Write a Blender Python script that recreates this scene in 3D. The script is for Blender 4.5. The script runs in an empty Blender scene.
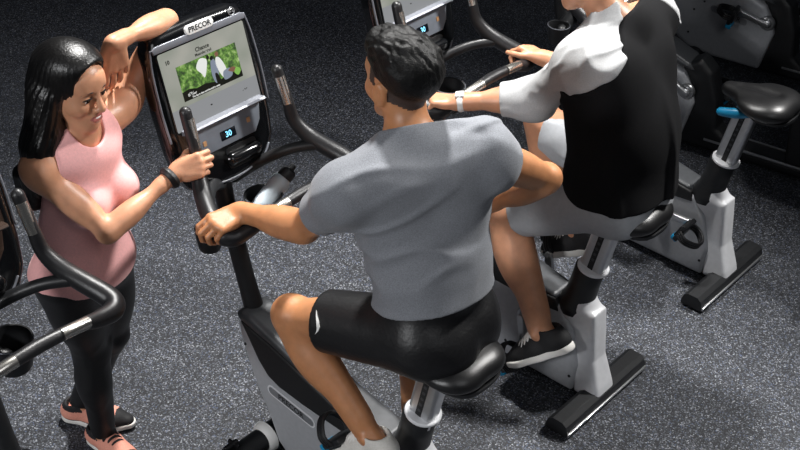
import bpy, bmesh, math
import numpy as np
from mathutils import Vector, Matrix

scene = bpy.context.scene
COL = scene.collection
def V3(*a): return np.array(a if len(a) > 1 else a[0], float)
def unit(v):
    v = np.array(v, float); return v / (np.linalg.norm(v) + 1e-12)
def lerp(a, b, t): return np.array(a, float) * (1 - t) + np.array(b, float) * t
def orth(v, d):
    d = unit(d); v = np.array(v, float); return unit(v - d * (v @ d))

# ------------------------------------------------------------------ materials
def lin(h):
    if isinstance(h, str):
        h = h.lstrip('#'); c = [int(h[i:i + 2], 16) / 255 for i in (0, 2, 4)]
    else: c = list(h)
    return tuple(x / 12.92 if x <= .04045 else ((x + .055) / 1.055) ** 2.4 for x in c) + (1.,)
def mat(name, col, rough=.5, metal=0., var=0., vscale=20., bump=0., bscale=200., coat=0., emit=None, spec=None, stretch=None, sheen=0., sss=0.):
    m = bpy.data.materials.new(name); m.use_nodes = True
    nt = m.node_tree; b = nt.nodes['Principled BSDF']; L = nt.links.new
    b.inputs['Base Color'].default_value = lin(col)
    b.inputs['Roughness'].default_value = rough; b.inputs['Metallic'].default_value = metal
    if coat: b.inputs['Coat Weight'].default_value = coat; b.inputs['Coat Roughness'].default_value = .15
    if spec is not None: b.inputs['Specular IOR Level'].default_value = spec
    if sheen: b.inputs['Sheen Weight'].default_value = sheen
    if sss:
        b.inputs['Subsurface Weight'].default_value = sss; b.inputs['Subsurface Radius'].default_value = (.02, .008, .004)
        b.inputs['Subsurface Scale'].default_value = .35
    tc = nt.nodes.new('ShaderNodeTexCoord'); src = tc.outputs['Object']
    if stretch:
        mp = nt.nodes.new('ShaderNodeMapping'); mp.inputs['Scale'].default_value = stretch
        L(src, mp.inputs['Vector']); src = mp.outputs['Vector']
    if var:
        n = nt.nodes.new('ShaderNodeTexNoise'); n.inputs['Scale'].default_value = vscale; n.inputs['Detail'].default_value = 4
        r = nt.nodes.new('ShaderNodeValToRGB'); c = lin(col)
        r.color_ramp.elements[0].position = .3; r.color_ramp.elements[1].position = .7
        r.color_ramp.elements[0].color = tuple(max(0, x * (1 - var)) for x in c[:3]) + (1,)
        r.color_ramp.elements[1].color = tuple(min(1, x * (1 + var)) for x in c[:3]) + (1,)
        L(src, n.inputs['Vector']); L(n.outputs['Fac'], r.inputs['Fac']); L(r.outputs['Color'], b.inputs['Base Color'])
    if bump:
        n = nt.nodes.new('ShaderNodeTexNoise'); n.inputs['Scale'].default_value = bscale; n.inputs['Detail'].default_value = 3
        bp = nt.nodes.new('ShaderNodeBump'); bp.inputs['Strength'].default_value = bump; bp.inputs['Distance'].default_value = .004
        L(src, n.inputs['Vector']); L(n.outputs['Fac'], bp.inputs['Height']); L(bp.outputs['Normal'], b.inputs['Normal'])
    if emit:
        b.inputs['Emission Color'].default_value = lin(emit[0]); b.inputs['Emission Strength'].default_value = emit[1]
    return m

# ------------------------------------------------------------------ objects
def link(name, me, parent=None):
    o = bpy.data.objects.new(name, me); COL.objects.link(o)
    if parent is not None: o.parent = parent
    return o
def thing(name, label, cat, loc=(0, 0, 0), rz=0., group=None):
    o = bpy.data.objects.new(name, None); COL.objects.link(o)
    o.location = loc; o.rotation_euler = (0, 0, rz); o.empty_display_size = .1
    o['label'] = label; o['category'] = cat
    if group: o['group'] = group
    return o

class MB:
    """collects polygons with a material slot each, then links them as one mesh"""
    def __init__(s): s.v = []; s.f = []; s.m = []
    def add(s, vs, fs, mi=0):
        o = len(s.v); s.v += [tuple(map(float, p)) for p in vs]
        s.f += [tuple(o + i for i in f) for f in fs]; s.m += [mi] * len(fs); return s
    def box(s, c, size, mi=0, A=None, bev=.0):
        bm = bmesh.new(); bmesh.ops.create_cube(bm, size=1)
        for v in bm.verts: v.co = Vector((v.co.x * size[0], v.co.y * size[1], v.co.z * size[2]))
        if bev: bmesh.ops.bevel(bm, geom=bm.edges[:], offset=bev, segments=2, affect='EDGES', profile=.5)
        A = np.eye(3) if A is None else np.array(A, float)
        vs = [np.array(c, float) + A @ np.array(v.co) for v in bm.verts]
        bm.verts.index_update(); s.add(vs, [[v.index for v in f.verts] for f in bm.faces], mi); bm.free(); return s
    def prism(s, pts, fn, c0, c1, mi=0, bev=0.):
        """2D outline in a plane (fn maps a,b,c to 3D), extruded c0..c1"""
        bm = bmesh.new(); lo = [bm.verts.new((a, b, c0)) for a, b in pts]; f = bm.faces.new(lo)
        r = bmesh.ops.extrude_face_region(bm, geom=[f])
        for v in [g for g in r['geom'] if isinstance(g, bmesh.types.BMVert)]: v.co.z = c1
        bmesh.ops.recalc_face_normals(bm, faces=bm.faces[:])
        if bev:
            top = max(c0, c1)
            ed = [e for e in bm.edges if all(abs(v.co.z - c1) < 1e-6 for v in e.verts)]
            bmesh.ops.bevel(bm, geom=ed, offset=bev, segments=3, affect='EDGES', profile=.5)
        bm.verts.index_update()
        s.add([fn(*v.co) for v in bm.verts], [[v.index for v in f.verts] for f in bm.faces], mi); bm.free(); return s
    def tube(s, pts, r, mi=0, seg=14, sub=6, cap='round', squash=1., up=None):
        P = [np.array(p, float) for p in pts]; n = len(P)
        R = list(r) if hasattr(r, '__len__') else [r] * n
        Q = []; RR = []
        for i in range(n - 1):
            p0 = P[max(i - 1, 0)]; p1 = P[i]; p2 = P[i + 1]; p3 = P[min(i + 2, n - 1)]
            k = sub if n > 2 else 1
            for j in range(k):
                t = j / k
                Q.append(.5 * (2 * p1 + (p2 - p0) * t + (2 * p0 - 5 * p1 + 4 * p2 - p3) * t * t + (3 * p1 - p0 - 3 * p2 + p3) * t ** 3))
                RR.append(R[i] * (1 - t) + R[i + 1] * t)
        Q.append(P[-1]); RR.append(R[-1])
        if cap == 'round':
            d0 = unit(Q[0] - Q[1]); d1 = unit(Q[-1] - Q[-2]); a0 = Q[0]; a1 = Q[-1]; r0 = RR[0]; r1 = RR[-1]
            an = [math.radians(x) for x in (88, 65, 40, 20)]
            Q = [a0 + d0 * r0 * math.sin(a) for a in an] + Q + [a1 + d1 * r1 * math.sin(a) for a in an[::-1]]
            RR = [r0 * math.cos(a) for a in an] + RR + [r1 * math.cos(a) for a in an[::-1]]
        T = [unit(Q[min(i + 1, len(Q) - 1)] - Q[max(i - 1, 0)]) for i in range(len(Q))]
        u = orth(up if up is not None else ((0, 0, 1) if abs(T[0][2]) < .9 else (1, 0, 0)), T[0])
        vs = []
        for i, q in enumerate(Q):
            u = orth(u, T[i]); w = np.cross(T[i], u)
            for k in range(seg):
                a = 2 * math.pi * k / seg
                vs.append(q + RR[i] * (math.cos(a) * u * squash + math.sin(a) * w))
        fs = []
        for i in range(len(Q) - 1):
            for k in range(seg):
                a = i * seg + k; b = i * seg + (k + 1) % seg
                fs.append((a, b, b + seg, a + seg))
        fs.append(tuple(range(seg))[::-1]); fs.append(tuple((len(Q) - 1) * seg + k for k in range(seg)))
        return s.add(vs, fs, mi)
    def lathe(s, o, ax, prof, mi=0, seg=28, closed=False):
        """profile of (height along axis, radius)"""
        ax = unit(ax); u = orth((0, 0, 1) if abs(ax[2]) < .9 else (1, 0, 0), ax); w = np.cross(ax, u); vs = []; o = np.array(o, float)
        for h, r in prof:
            for k in range(seg):
                a = 2 * math.pi * k / seg; vs.append(o + ax * h + r * (math.cos(a) * u + math.sin(a) * w))
        n = len(prof); fs = []
        for i in range(n - 1):
            for k in range(seg):
                a = i * seg + k; b = i * seg + (k + 1) % seg; fs.append((a, b, b + seg, a + seg))
        if not closed:
            fs.append(tuple(range(seg))[::-1]); fs.append(tuple((n - 1) * seg + k for k in range(seg)))
        return s.add(vs, fs, mi)
    def torus(s, c, ax, R, r, mi=0, seg=32, k=10, flat=1.):
        prof = [(r * math.sin(2 * math.pi * i / k) * flat, R + r * math.cos(2 * math.pi * i / k)) for i in range(k + 1)]
        return s.lathe(c, ax, prof, mi, seg, True)
    def text(s, body, size, fn, mi=0, c=.0006, bold=.0):
        cu = bpy.data.curves.new('lettering', 'FONT'); cu.body = body; cu.size = size; cu.align_x = 'CENTER'; cu.align_y = 'CENTER'
        cu.offset = bold; cu.resolution_u = 3
        o = bpy.data.objects.new('lettering', cu); COL.objects.link(o)
        dg = bpy.context.evaluated_depsgraph_get(); me = bpy.data.meshes.new_from_object(o.evaluated_get(dg))
        s.add([fn(v.co.x, v.co.y, c) for v in me.vertices], [tuple(p.vertices) for p in me.polygons], mi)
        bpy.data.objects.remove(o); bpy.data.curves.remove(cu); bpy.data.meshes.remove(me); return s
    def mesh(s, mats, smooth=40):
        me = bpy.data.meshes.new('shape'); me.from_pydata(s.v, [], s.f)
        for m in (mats if isinstance(mats, (list, tuple)) else [mats]): me.materials.append(m)
        me.polygons.foreach_set('material_index', s.m)
        bm = bmesh.new(); bm.from_mesh(me); bmesh.ops.recalc_face_normals(bm, faces=bm.faces[:]) ; bm.to_mesh(me); bm.free()
        if smooth:
            me.polygons.foreach_set('use_smooth', [True] * len(me.polygons)); me.set_sharp_from_angle(angle=math.radians(smooth))
        me.update(); return me
    def build(s, name, mats, parent=None, smooth=40):
        return link(name, s.mesh(mats, smooth), parent)

# ------------------------------------------------------------------ rounded solids (distance fields -> one closed mesh)
class Cone:
    def __init__(s, a, b, r1, r2=None, flat=None, k=1.):
        s.a = V3(a); s.b = V3(b); s.r1 = r1; s.r2 = r1 if r2 is None else r2; s.flat = None if flat is None else unit(flat); s.k = k
        s.c = (s.a + s.b) / 2; s.R = np.linalg.norm(s.b - s.a) / 2 + max(s.r1, s.r2)
    def ev(s, P):
        ba = s.b - s.a; pa = P - s.a
        h = np.clip(pa @ ba / (ba @ ba + 1e-12), 0, 1); q = pa - h[:, None] * ba
        if s.flat is not None: q = q + np.outer((q @ s.flat) * (s.k - 1), s.flat)
        d = np.sqrt((q * q).sum(1)) - (s.r1 + (s.r2 - s.r1) * h)
        return d / max(s.k, 1.) if s.flat is not None else d
class Ell:
    def __init__(s, c, r, A=None):
        s.c = V3(c); s.r = V3(r); s.A = np.eye(3) if A is None else np.array(A, float); s.R = max(s.r)   # A: columns = axes
    def ev(s, P):
        q = (P - s.c) @ s.A; k0 = np.sqrt(((q / s.r) ** 2).sum(1)) + 1e-9; k1 = np.sqrt(((q / s.r ** 2) ** 2).sum(1)) + 1e-9
        return k0 * (k0 - 1) / k1
class Plane:
    def __init__(s, o, n): s.o = V3(o); s.n = unit(n); s.c = s.o; s.R = 1e3
    def ev(s, P): return (P - s.o) @ s.n          # negative = kept side
class Ext:
    """2D polygon in a plane, extruded to half width w (w may be a function of the plane coords), rounded"""
    def __init__(s, pts, fr, w, rd=.01):
        s.p = np.array(pts, float); s.o, s.A = V3(fr[0]), np.array(fr[1], float); s.w = w; s.rd = rd
        m = (s.p.min(0) + s.p.max(0)) / 2; s.c = s.o + s.A @ np.array([m[0], m[1], 0])
        s.R = np.linalg.norm(s.p.max(0) - s.p.min(0)) / 2 + .15
    def ev(s, P):
        q = (P - s.o) @ s.A; x, y, z = q[:, 0], q[:, 1], q[:, 2]; n = len(s.p); d = np.full(len(P), 1e9); sg = np.ones(len(P))
        for i in range(n):
            a = s.p[i]; b = s.p[i - 1]; ex, ey = b - a; wx = x - a[0]; wy = y - a[1]
            t = np.clip((wx * ex + wy * ey) / (ex * ex + ey * ey), 0, 1); bx = wx - ex * t; by = wy - ey * t
            d = np.minimum(d, bx * bx + by * by)
            c1 = y >= a[1]; c2 = y < b[1]; c3 = ex * wy > ey * wx
            fl = (c1 & c2 & c3) | (~c1 & ~c2 & ~c3); sg = np.where(fl, -sg, sg)
        d = np.sqrt(d) * sg; w = s.w(x, y) if callable(s.w) else s.w
        a = d + s.rd; b = np.abs(z) - w + s.rd
        return np.sqrt(np.maximum(a, 0) ** 2 + np.maximum(b, 0) ** 2) + np.minimum(np.maximum(a, b), 0) - s.rd
class G:
    def __init__(s, disp=None): s.L = []; s.disp = disp; s._b = None
    def u(s, pr, k=.01): s.L.append(('u', pr, k)); return s
    def sub(s, pr, k=.005): s.L.append(('s', pr, k)); return s
    def cut(s, pr, k=.002): s.L.append(('i', pr, k)); return s
    def bound(s):
        us = [p for o, p, k in s.L if o == 'u']
        bs = [(p.bound() if isinstance(p, G) else (p.c - p.R, p.c + p.R)) for p in us]
        return np.min([b[0] for b in bs], 0), np.max([b[1] for b in bs], 0)
    @property
    def c(s):
        if s._b is None: s._b = s.bound()
        return (s._b[0] + s._b[1]) / 2
    @property
    def R(s):
        s.c; return np.linalg.norm(s._b[1] - s._b[0]) / 2
    def ev(s, P, bc=None, hd=0.):
        D = np.full(len(P), .2 if bc is not None else 10.)
        for op, pr, k in s.L:
            if bc is not None and op != 'i' and np.linalg.norm(bc - pr.c) - pr.R - hd > k + .04: continue
            d = pr.ev(P, bc, hd) if isinstance(pr, G) else pr.ev(P)
            if op == 'u':
                h = np.maximum(k - np.abs(D - d), 0) / k; D = np.minimum(D, d) - h * h * k * .25
            elif op == 's':
                d = -d; h = np.maximum(k - np.abs(D - d), 0) / k; D = np.maximum(D, d) + h * h * k * .25
            else:
                h = np.maximum(k - np.abs(D - d), 0) / k; D = np.maximum(D, d) + h * h * k * .25
        if s.disp is not None: D = D + s.disp(P, D)
        return D
def nets(g, h=.005, relax=2):
    lo, hi = g.bound(); lo = lo - 3 * h; hi = hi + 3 * h; B = 16
    nb = np.ceil((hi - lo) / (h * B)).astype(int) + 1
    bx = np.stack(np.meshgrid(*[np.arange(n) for n in nb], indexing='ij'), -1).reshape(-1, 3)
    cen = lo + (bx * B + (B - 1) / 2) * h; hd = (B + 1) / 2 * h * math.sqrt(3)
    Dc = g.ev(cen)
    V = np.repeat(np.repeat(np.repeat(np.where(Dc < 0, -1., 1.).astype(np.float32).reshape(nb), B, 0), B, 1), B, 2)
    loc = np.stack(np.meshgrid(*[np.arange(B)] * 3, indexing='ij'), -1).reshape(-1, 3)
    for i in np.where(np.abs(Dc) < hd * 1.7 + .012)[0]:
        b = bx[i] * B; P = lo + (b + loc) * h
        V[b[0]:b[0] + B, b[1]:b[1] + B, b[2]:b[2] + B] = g.ev(P, cen[i], hd).reshape(B, B, B)
    S = V < 0; sh = [n - 1 for n in V.shape]
    cnt = np.zeros(sh, np.uint8)
    for a in (0, 1):
        for b in (0, 1):
            for c in (0, 1): cnt += S[a:a + sh[0], b:b + sh[1], c:c + sh[2]]
    act = (cnt > 0) & (cnt < 8); idx = np.argwhere(act); vid = np.full(sh, -1, np.int32); vid[act] = np.arange(len(idx))
    acc = np.zeros((len(idx), 3)); num = np.zeros(len(idx))
    cs = [(a, b, c) for a in (0, 1) for b in (0, 1) for c in (0, 1)]
    for i, p in enumerate(cs):
        for q in cs[i + 1:]:
            if sum(abs(x - y) for x, y in zip(p, q)) != 1: continue
            va = V[idx[:, 0] + p[0], idx[:, 1] + p[1], idx[:, 2] + p[2]]; vb = V[idx[:, 0] + q[0], idx[:, 1] + q[1], idx[:, 2] + q[2]]
            m = (va < 0) != (vb < 0); t = va[m] / (va[m] - vb[m])
            acc[m] += np.array(p) + t[:, None] * (np.array(q) - np.array(p)); num[m] += 1
    X = lo + h * (idx + acc / num[:, None]); F = []
    for ax in range(3):
        o = [1, 1, 1]; o[ax] = 0
        A = np.moveaxis(S, ax, 0); W = np.moveaxis(vid, ax, 0)
        e = (A[:-1, 1:-1, 1:-1] != A[1:, 1:-1, 1:-1]); ii = np.argwhere(e)
        if not len(ii): continue
        i, j, k = ii[:, 0], ii[:, 1], ii[:, 2]
        q = np.stack([W[i, j, k], W[i, j + 1, k], W[i, j + 1, k + 1], W[i, j, k + 1]], 1)
        fl = A[i, j + 1, k + 1]
        if ax == 1: fl = ~fl
        q[~fl] = q[~fl][:, ::-1]; F.append(q)
    F = np.concatenate(F)
    for _ in range(relax):
        s = np.zeros_like(X); n = np.zeros(len(X))
        for a in range(4):
            u = F[:, a]; w = F[:, (a + 1) % 4]
            for d in range(3): s[:, d] += np.bincount(u, X[w, d], len(X)) + np.bincount(w, X[u, d], len(X))
            n += np.bincount(u, minlength=len(X)) + np.bincount(w, minlength=len(X))
        X = X * .4 + .6 * s / np.maximum(n, 1)[:, None]
    return X, F
def sdf_mesh(g, mats, h=.005, org=(0, 0, 0), matfn=None, relax=2):
    X, F = nets(g, h, relax)
    lab = np.arange(len(X)); u = F.ravel(); w = np.roll(F, -1, 1).ravel()           # keep the one connected shell
    while True:
        m = np.minimum(lab[u], lab[w]); new = lab.copy(); np.minimum.at(new, u, m); np.minimum.at(new, w, m); new = new[new]; new = new[new]
        if (new == lab).all(): break
        lab = new
    k = np.bincount(lab).argmax()
    if (lab != k).any():
        keep = lab == k; rm = np.cumsum(keep) - 1; F = rm[F[keep[F[:, 0]]]]; X = X[keep]
    me = bpy.data.meshes.new('shape'); me.vertices.add(len(X)); me.vertices.foreach_set('co', (X - np.array(org)).ravel().astype(np.float32))
    me.loops.add(F.size); me.loops.foreach_set('vertex_index', F.ravel().astype(np.int32))
    me.polygons.add(len(F)); me.polygons.foreach_set('loop_start', np.arange(0, F.size, 4, dtype=np.int32))
    for m in (mats if isinstance(mats, (list, tuple)) else [mats]): me.materials.append(m)
    if matfn is not None: me.polygons.foreach_set('material_index', matfn(X[F].mean(1)).astype(np.int32))
    me.polygons.foreach_set('use_smooth', np.ones(len(F), bool))
    me.update(calc_edges=True); me.validate(); return me
def wob(P, f, seed):
    r = np.random.RandomState(seed); o = np.zeros(len(P))
    for i in range(5):
        d = r.normal(size=3); d /= np.linalg.norm(d); e = r.normal(size=3); e /= np.linalg.norm(e)
        o += np.sin(f * (.7 + .6 * r.rand()) * (P @ d) + r.rand() * 6.3 + 1.6 * np.sin(.6 * f * (P @ e) + r.rand() * 6.3))
    return o / 5
def folds(amp, f, seed, axis=None, sq=.35):
    """cloth creases; along `axis` they run long"""
    def fn(P, D):
        Q = P
        if axis is not None:
            a = unit(axis); Q = P - np.outer((P @ a) * (1 - sq), a)
        w = wob(Q, f, seed); v = wob(Q * .55 + 3., f, seed + 50); return amp * (-.12 - 1.15 * np.exp(-(w / .17) ** 2) * np.clip(.55 + 1.3 * v, 0, 1.2) + .4 * v)
    return fn
# ------------------------------------------------------------------ shared materials
M = {}
M['silver'] = mat('silver paint', '#a9abaf', .42, .12, .05, 60)
M['white_metal'] = mat('pale silver paint', '#dcdde0', .38, .08, .04, 40)
M['alu'] = mat('brushed aluminium', '#c9cacc', .3, .9, .06, 30)
M['chrome'] = mat('satin steel', '#c4c1bb', .27, .95)
M['black'] = mat('black satin plastic', '#1b1c1e', .42, 0, .15, 60, .08, 400)
M['blackrough'] = mat('black textured plastic', '#131416', .6, 0, .2, 80, .25, 500)
M['gloss'] = mat('black gloss plastic', '#0c0d0f', .16, 0, coat=.4)
M['rubber'] = mat('black grip rubber', '#1a1a1c', .38, 0, .2, 90, .15, 420)
M['grey'] = mat('dark grey plastic', '#3f4144', .4, .1, .08, 60)
M['bezel'] = mat('grey bezel', '#7d8088', .34, .3)
M['panel'] = mat('slate panel', '#7b828c', .4, .2, .06, 40)
M['vinyl'] = mat('black saddle vinyl', '#1a1a1b', .36, 0, .1, 60, .1, 350)
M['blue'] = mat('bright blue plastic', '#1793c4', .4)
M['white'] = mat('white plastic', '#e6e6e4', .4)
M['ink'] = mat('dark ink', '#191a1c', .6)
M['greyink'] = mat('grey lettering', '#8d8f92', .4, .4)
M['recess'] = mat('recess grey', '#8a8c90', .45, .4)
M['lcd'] = mat('dark display', '#0e141c', .2)
M['lcdon'] = mat('display digits', '#7fd0f0', .4, emit=('#7fd0f0', 1.6))
M['deadscreen'] = mat('unlit screen', '#3a2e28', .25, 0, .18, 240)  # dim brown reflection on the switched-off screen, put into its base colour
M['amber'] = mat('amber key mark', '#b98c62', .5)

def screen_mat(name, kind):
    m = bpy.data.materials.new(name); m.use_nodes = True; nt = m.node_tree; b = nt.nodes['Principled BSDF']; L = nt.links.new
    tc = nt.nodes.new('ShaderNodeTexCoord'); n = nt.nodes.new('ShaderNodeTexNoise'); r = nt.nodes.new('ShaderNodeValToRGB')
    L(tc.outputs['Object'], n.inputs['Vector']); L(n.outputs['Fac'], r.inputs['Fac'])
    if kind == 'page':
        n.inputs['Scale'].default_value = 9; n.inputs['Detail'].default_value = 1
        cs = [(.3, '#8f9688'), (.5, '#a4a69c'), (.68, '#b3b2a8')]
    else:
        n.inputs['Scale'].default_value = 55; n.inputs['Detail'].default_value = 6; n.inputs['Roughness'].default_value = .7
        cs = [(.33, '#16240d'), (.46, '#3c6420'), (.56, '#6f9f3c'), (.66, '#b4d083'), (.76, '#eef0e0')]
    e = r.color_ramp.elements
    while len(e) < len(cs): e.new(.5)
    for el, (p, c) in zip(e, cs): el.position = p; el.color = lin(c)
    b.inputs['Base Color'].default_value = (.02, .02, .02, 1); b.inputs['Roughness'].default_value = .3
    L(r.outputs['Color'], b.inputs['Emission Color']); b.inputs['Emission Strength'].default_value = .8
    return m
M['page'] = screen_mat('lit screen page', 'page'); M['foliage'] = screen_mat('lit screen foliage', 'foliage')
def em(name, c, s=.8): return mat(name, '#050505', .3, emit=(c, s))
M['px_dark'] = em('lit screen dark', '#15170f'); M['px_light'] = em('lit screen white', '#eef0ec', .9); M['px_blue'] = em('lit screen grey blue', '#8d97a8')
M['px_skin'] = em('lit screen tan', '#8a6450'); M['px_lime'] = em('lit screen lime', '#8fc45a'); M['px_grey'] = em('lit screen strip', '#9a9c9f')

# ------------------------------------------------------------------ upright bike (local: x forward, y rider's left, z up)
CU = unit((.16, 0, .495)); CA = V3(0, -1, 0); CN = np.cross(CA, CU); CO = V3(.495, 0, 1.06)
def cf(a, b, c=0.): return CO + CA * a + CU * b + CN * c
XZ = (V3(0, 0, 0), np.array([[1, 0, 0], [0, 0, -1], [0, 1, 0.]]))       # polygon plane x,z ; extruded along y
XZ = (V3(0, 0, 0), np.array([[1, 0, 0], [0, 0, 1], [0, 1, 0.]]))
def ext(pts, w, rd=.012): return G().u(Ext(pts, XZ, w, rd), .001)
AX = unit((-.0414, 0, .2296)); COLLAR = V3(-.312, 0, .575); CRANK = V3(-.10, 0, .275)
def smooth_loop(pts, k=6):
    out = []; n = len(pts); P = [np.array(p, float) for p in pts]
    for i in range(n):
        p0, p1, p2, p3 = P[i - 1], P[i], P[(i + 1) % n], P[(i + 2) % n]
        for j in range(k):
            t = j / k; out.append(.5 * (2 * p1 + (p2 - p0) * t + (2 * p0 - 5 * p1 + 4 * p2 - p3) * t * t + (3 * p1 - p0 - 3 * p2 + p3) * t ** 3))
    return out
def pill(cx, cy, w, h, n=8):
    r = h / 2; o = []
    for i in range(n + 1):
        a = -math.pi / 2 + math.pi * i / n; o.append((cx + w / 2 - r + r * math.cos(a), cy + r * math.sin(a)))
    for i in range(n + 1):
        a = math.pi / 2 + math.pi * i / n; o.append((cx - w / 2 + r + r * math.cos(a), cy + r * math.sin(a)))
    return o
def rrect(cx, cy, w, h, r, n=4):
    o = []
    for sx, sy, a0 in ((1, -1, -90), (1, 1, 0), (-1, 1, 90), (-1, -1, 180)):
        for i in range(n + 1):
            a = math.radians(a0 + 90 * i / n); o.append((cx + sx * (w / 2 - r) + r * math.cos(a), cy + sy * (h / 2 - r) + r * math.sin(a)))
    return o

BM = {}
BM['frame_shroud'] = sdf_mesh(ext([(.452, .545), (.447, .50), (.42, .42), (.37, .30), (.315, .205), (.27, .10), (.21, .05), (.10, .028), (-.28, .028), (-.335, .03), (-.345, .16),
    (-.30, .30), (-.25, .39), (-.1, .41), (.0, .435), (.15, .48), (.3, .52)], .066, .018), M['silver'], .006)
BM['side_cover'] = sdf_mesh(ext([(.440, .55), (.30, .522), (.151, .484), (-.007, .436), (-.22, .405), (-.24, .36), (-.12, .345), (-.009, .349), (.152, .352), (.255, .36), (.308, .378),
    (.355, .425), (.397, .489), (.425, .53)], .0688, .006), M['blackrough'], .005)
BM['top_cover'] = sdf_mesh(ext([(.458, .54), (.468, .565), (.44, .585), (.40, .585), (.30, .556), (.15, .508), (0, .458), (-.2, .42), (-.22, .40), (0, .42), (.15, .468), (.3, .508)], .064, .022), M['grey'], .005)
g = G().u(Ext([(-.245, .40), (-.372, .40), (-.384, .32), (-.400, .20), (-.442, .085), (-.452, .045), (-.34, .03), (-.325, .16), (-.29, .30)], XZ,
    lambda x, y: .05 + .016 * np.clip((.2 - y) / .2, 0, 1), .02), .001)
g.u(Cone((-.27, 0, .375), (-.285, 0, .40), .066, .062), .03)
BM['rear_leg'] = sdf_mesh(g, M['white_metal'], .005)
b = MB().lathe((-.262, 0, .345), AX, [(0, .058), (.03, .070), (.055, .071), (.075, .065), (.09, .058), (.16, .055), (.228, .056), (.233, .052)], 0, 32)
BM['seat_tube'] = b.mesh(M['black'])
BM['collar'] = MB().lathe(COLLAR - AX * .008, AX, [(.003, .056), (.005, .0585), (.012, .0585), (.015, .055), (.015, .034)], 0, 32).mesh(M['white_metal'])
# stabilisers
bp = [(-.045, .0), (.045, .0), (.05, .012), (.04, .045), (.022, .058), (-.022, .058), (-.04, .045), (-.05, .012)]
b = MB().prism(bp, lambda a, z, c: V3(-.412 + a, c, .012 + z), -.265, .265)
BM['rear_stabilizer'] = b.mesh(M['black'], 35)
BM['stabilizer_edge'] = MB().box((-.463, 0, .024), (.006, .528, .012), 0, None, .001).mesh(M['alu'])
for s, n in ((1, 'L'), (-1, 'R')): BM['foot' + n] = MB().lathe((-.412, s * .235, 0), (0, 0, 1), [(0, .02), (.012, .022), (.02, .012)], 0, 16).mesh(M['rubber'])
b = MB().tube([(.325, -.27, .085), (.325, .27, .085)], .042, 0, 24, 2)
BM['front_stabilizer'] = b.mesh(M['black'])
def fcap(s):
    return MB().lathe((.325, s * .06, .085), (0, s, 0), [(0, .058), (.012, .056), (.026, .049), (.03, .043)], 0, 28).mesh(M['white'])
BM['capL'] = fcap(1); BM['capR'] = fcap(-1)
def wheel(s): 
    b = MB().lathe((.36, s * .225, .06), (0, 1, 0), [(-.018, .02), (-.016, .04), (.016, .04), (.018, .02)], 0, 24)
    b.box((.345, s * .20, .115), (.05, .012, .05), 0, None, .004).tube([(.345, s * .19, .135), (.345, s * .235, .135)], .01, 0, 10)
    return b.mesh(M['rubber'])
BM['wheelL'] = wheel(1); BM['wheelR'] = wheel(-1)
# decal on the flank
b = MB()
def fl(s):
    def f(a, z, c):
        return V3(.197 - a * s, s * (.0667 + c), .313 + z - a * s * s * -.0 + (-a * .13 if s > 0 else a * .13))
    return f
for s in (1, -1):
    b = MB(); b.prism(pill(0, 0, .225, .042), fl(s), -.002, .0012, 0)
    b.prism(pill(0, 0, .212, .030), fl(s), .0, .0018, 1)
    b.text('PRECOR', .032, fl(s), 2, .0024, .0006)
    BM['decal%d' % s] = b.mesh([M['white_metal'], M['recess'], M['ink']])
BM['bolt'] = MB().lathe((0, 0, 0), (0, 1, 0), [(-.003, .006), (.002, .006), (.004, .004)], 0, 12).mesh(M['ink'])
BOLTS = [(.415, .46, 1), (-.02, .10, 1), (-.32, .10, 1), (.415, .46, -1), (-.02, .10, -1), (-.32, .10, -1)]
def place_bolts(par, spots, y):
    for x, z, s in spots: o = link('bolt', BM['bolt'], par); o.location = (x, s * y, z); o.scale = (1, s, 1)
# mast
b = MB().tube([(.425, 0, .53), (.47, 0, .66), (.515, 0, .80), (.555, 0, .93), (.58, 0, 1.04), (.60, 0, 1.12)], [.036, .031, .031, .031, .034, .03], 0, 24, 5)
BM['mast'] = b.mesh(M['black'])
# console
def cg(): return (CO, np.stack([CA, CU, CN], 1))
half = [(0, .535), (.15, .53), (.182, .515), (.196, .485), (.206, .40), (.211, .30), (.207, .16), (.196, .08), (.165, .025), (.11, .0), (0, -.012)]
outl = half + [(-a, b_) for a, b_ in half[-2:0:-1]]
g = G().u(Ext(outl, (CO - CN * .04, cg()[1]), .038, .03), .001)
g.u(Ell(cf(0, .30, -.088), (.15, .19, .055), cg()[1]), .03).u(Cone(cf(0, .09, -.075), cf(0, .03, -.08), .055, .045), .02)
BM['console_housing'] = sdf_mesh(g, M['gloss'], .005)
def ring(o, i, c0, c1):
    return o, i
def frame_ring(b, out, inn, c, mi=0, lift=.004):
    n = len(out); vs = [cf(x, y, c) for x, y in out] + [cf(x, y, c + lift) for x, y in out] + [cf(x, y, c + lift) for x, y in inn] + [cf(x, y, c) for x, y in inn]
    fs = []
    for k in range(3):
        for i in range(n): j = (i + 1) % n; fs.append((k * n + i, k * n + j, (k + 1) * n + j, (k + 1) * n + i))
    for i in range(n): j = (i + 1) % n; fs.append((3 * n + i, 3 * n + j, j, i))
    b.add(vs, fs, mi)
b = MB(); frame_ring(b, rrect(0, .343, .356, .262, .01), rrect(0, .343, .345, .25, .008), -.003, 0, .004)
b.prism([(-.182, .472), (.182, .472), (.186, .486), (.170, .494), (-.170, .494), (-.186, .486)], lambda a, y, c: cf(a, y, c), -.004, .003, 1, .002)
BM['screen_bezel'] = b.mesh([M['gloss'], M['bezel']])
for s, n in ((1, 'L'), (-1, 'R')): BM['edge' + n] = MB().tube([cf(s * .187, .485, -.006), cf(s * .199, .42, -.006), cf(s * .205, .30, -.006), cf(s * .202, .2, -.006)], .0035, 0, 8, 4).mesh(M['bezel'])
SCR = [(-.172, .468), (.172, .468), (.172, .220), (-.172, .220)]
b = MB().prism(SCR, lambda a, y, c: cf(a, y, c), -.006, -.0005, 0)
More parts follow.
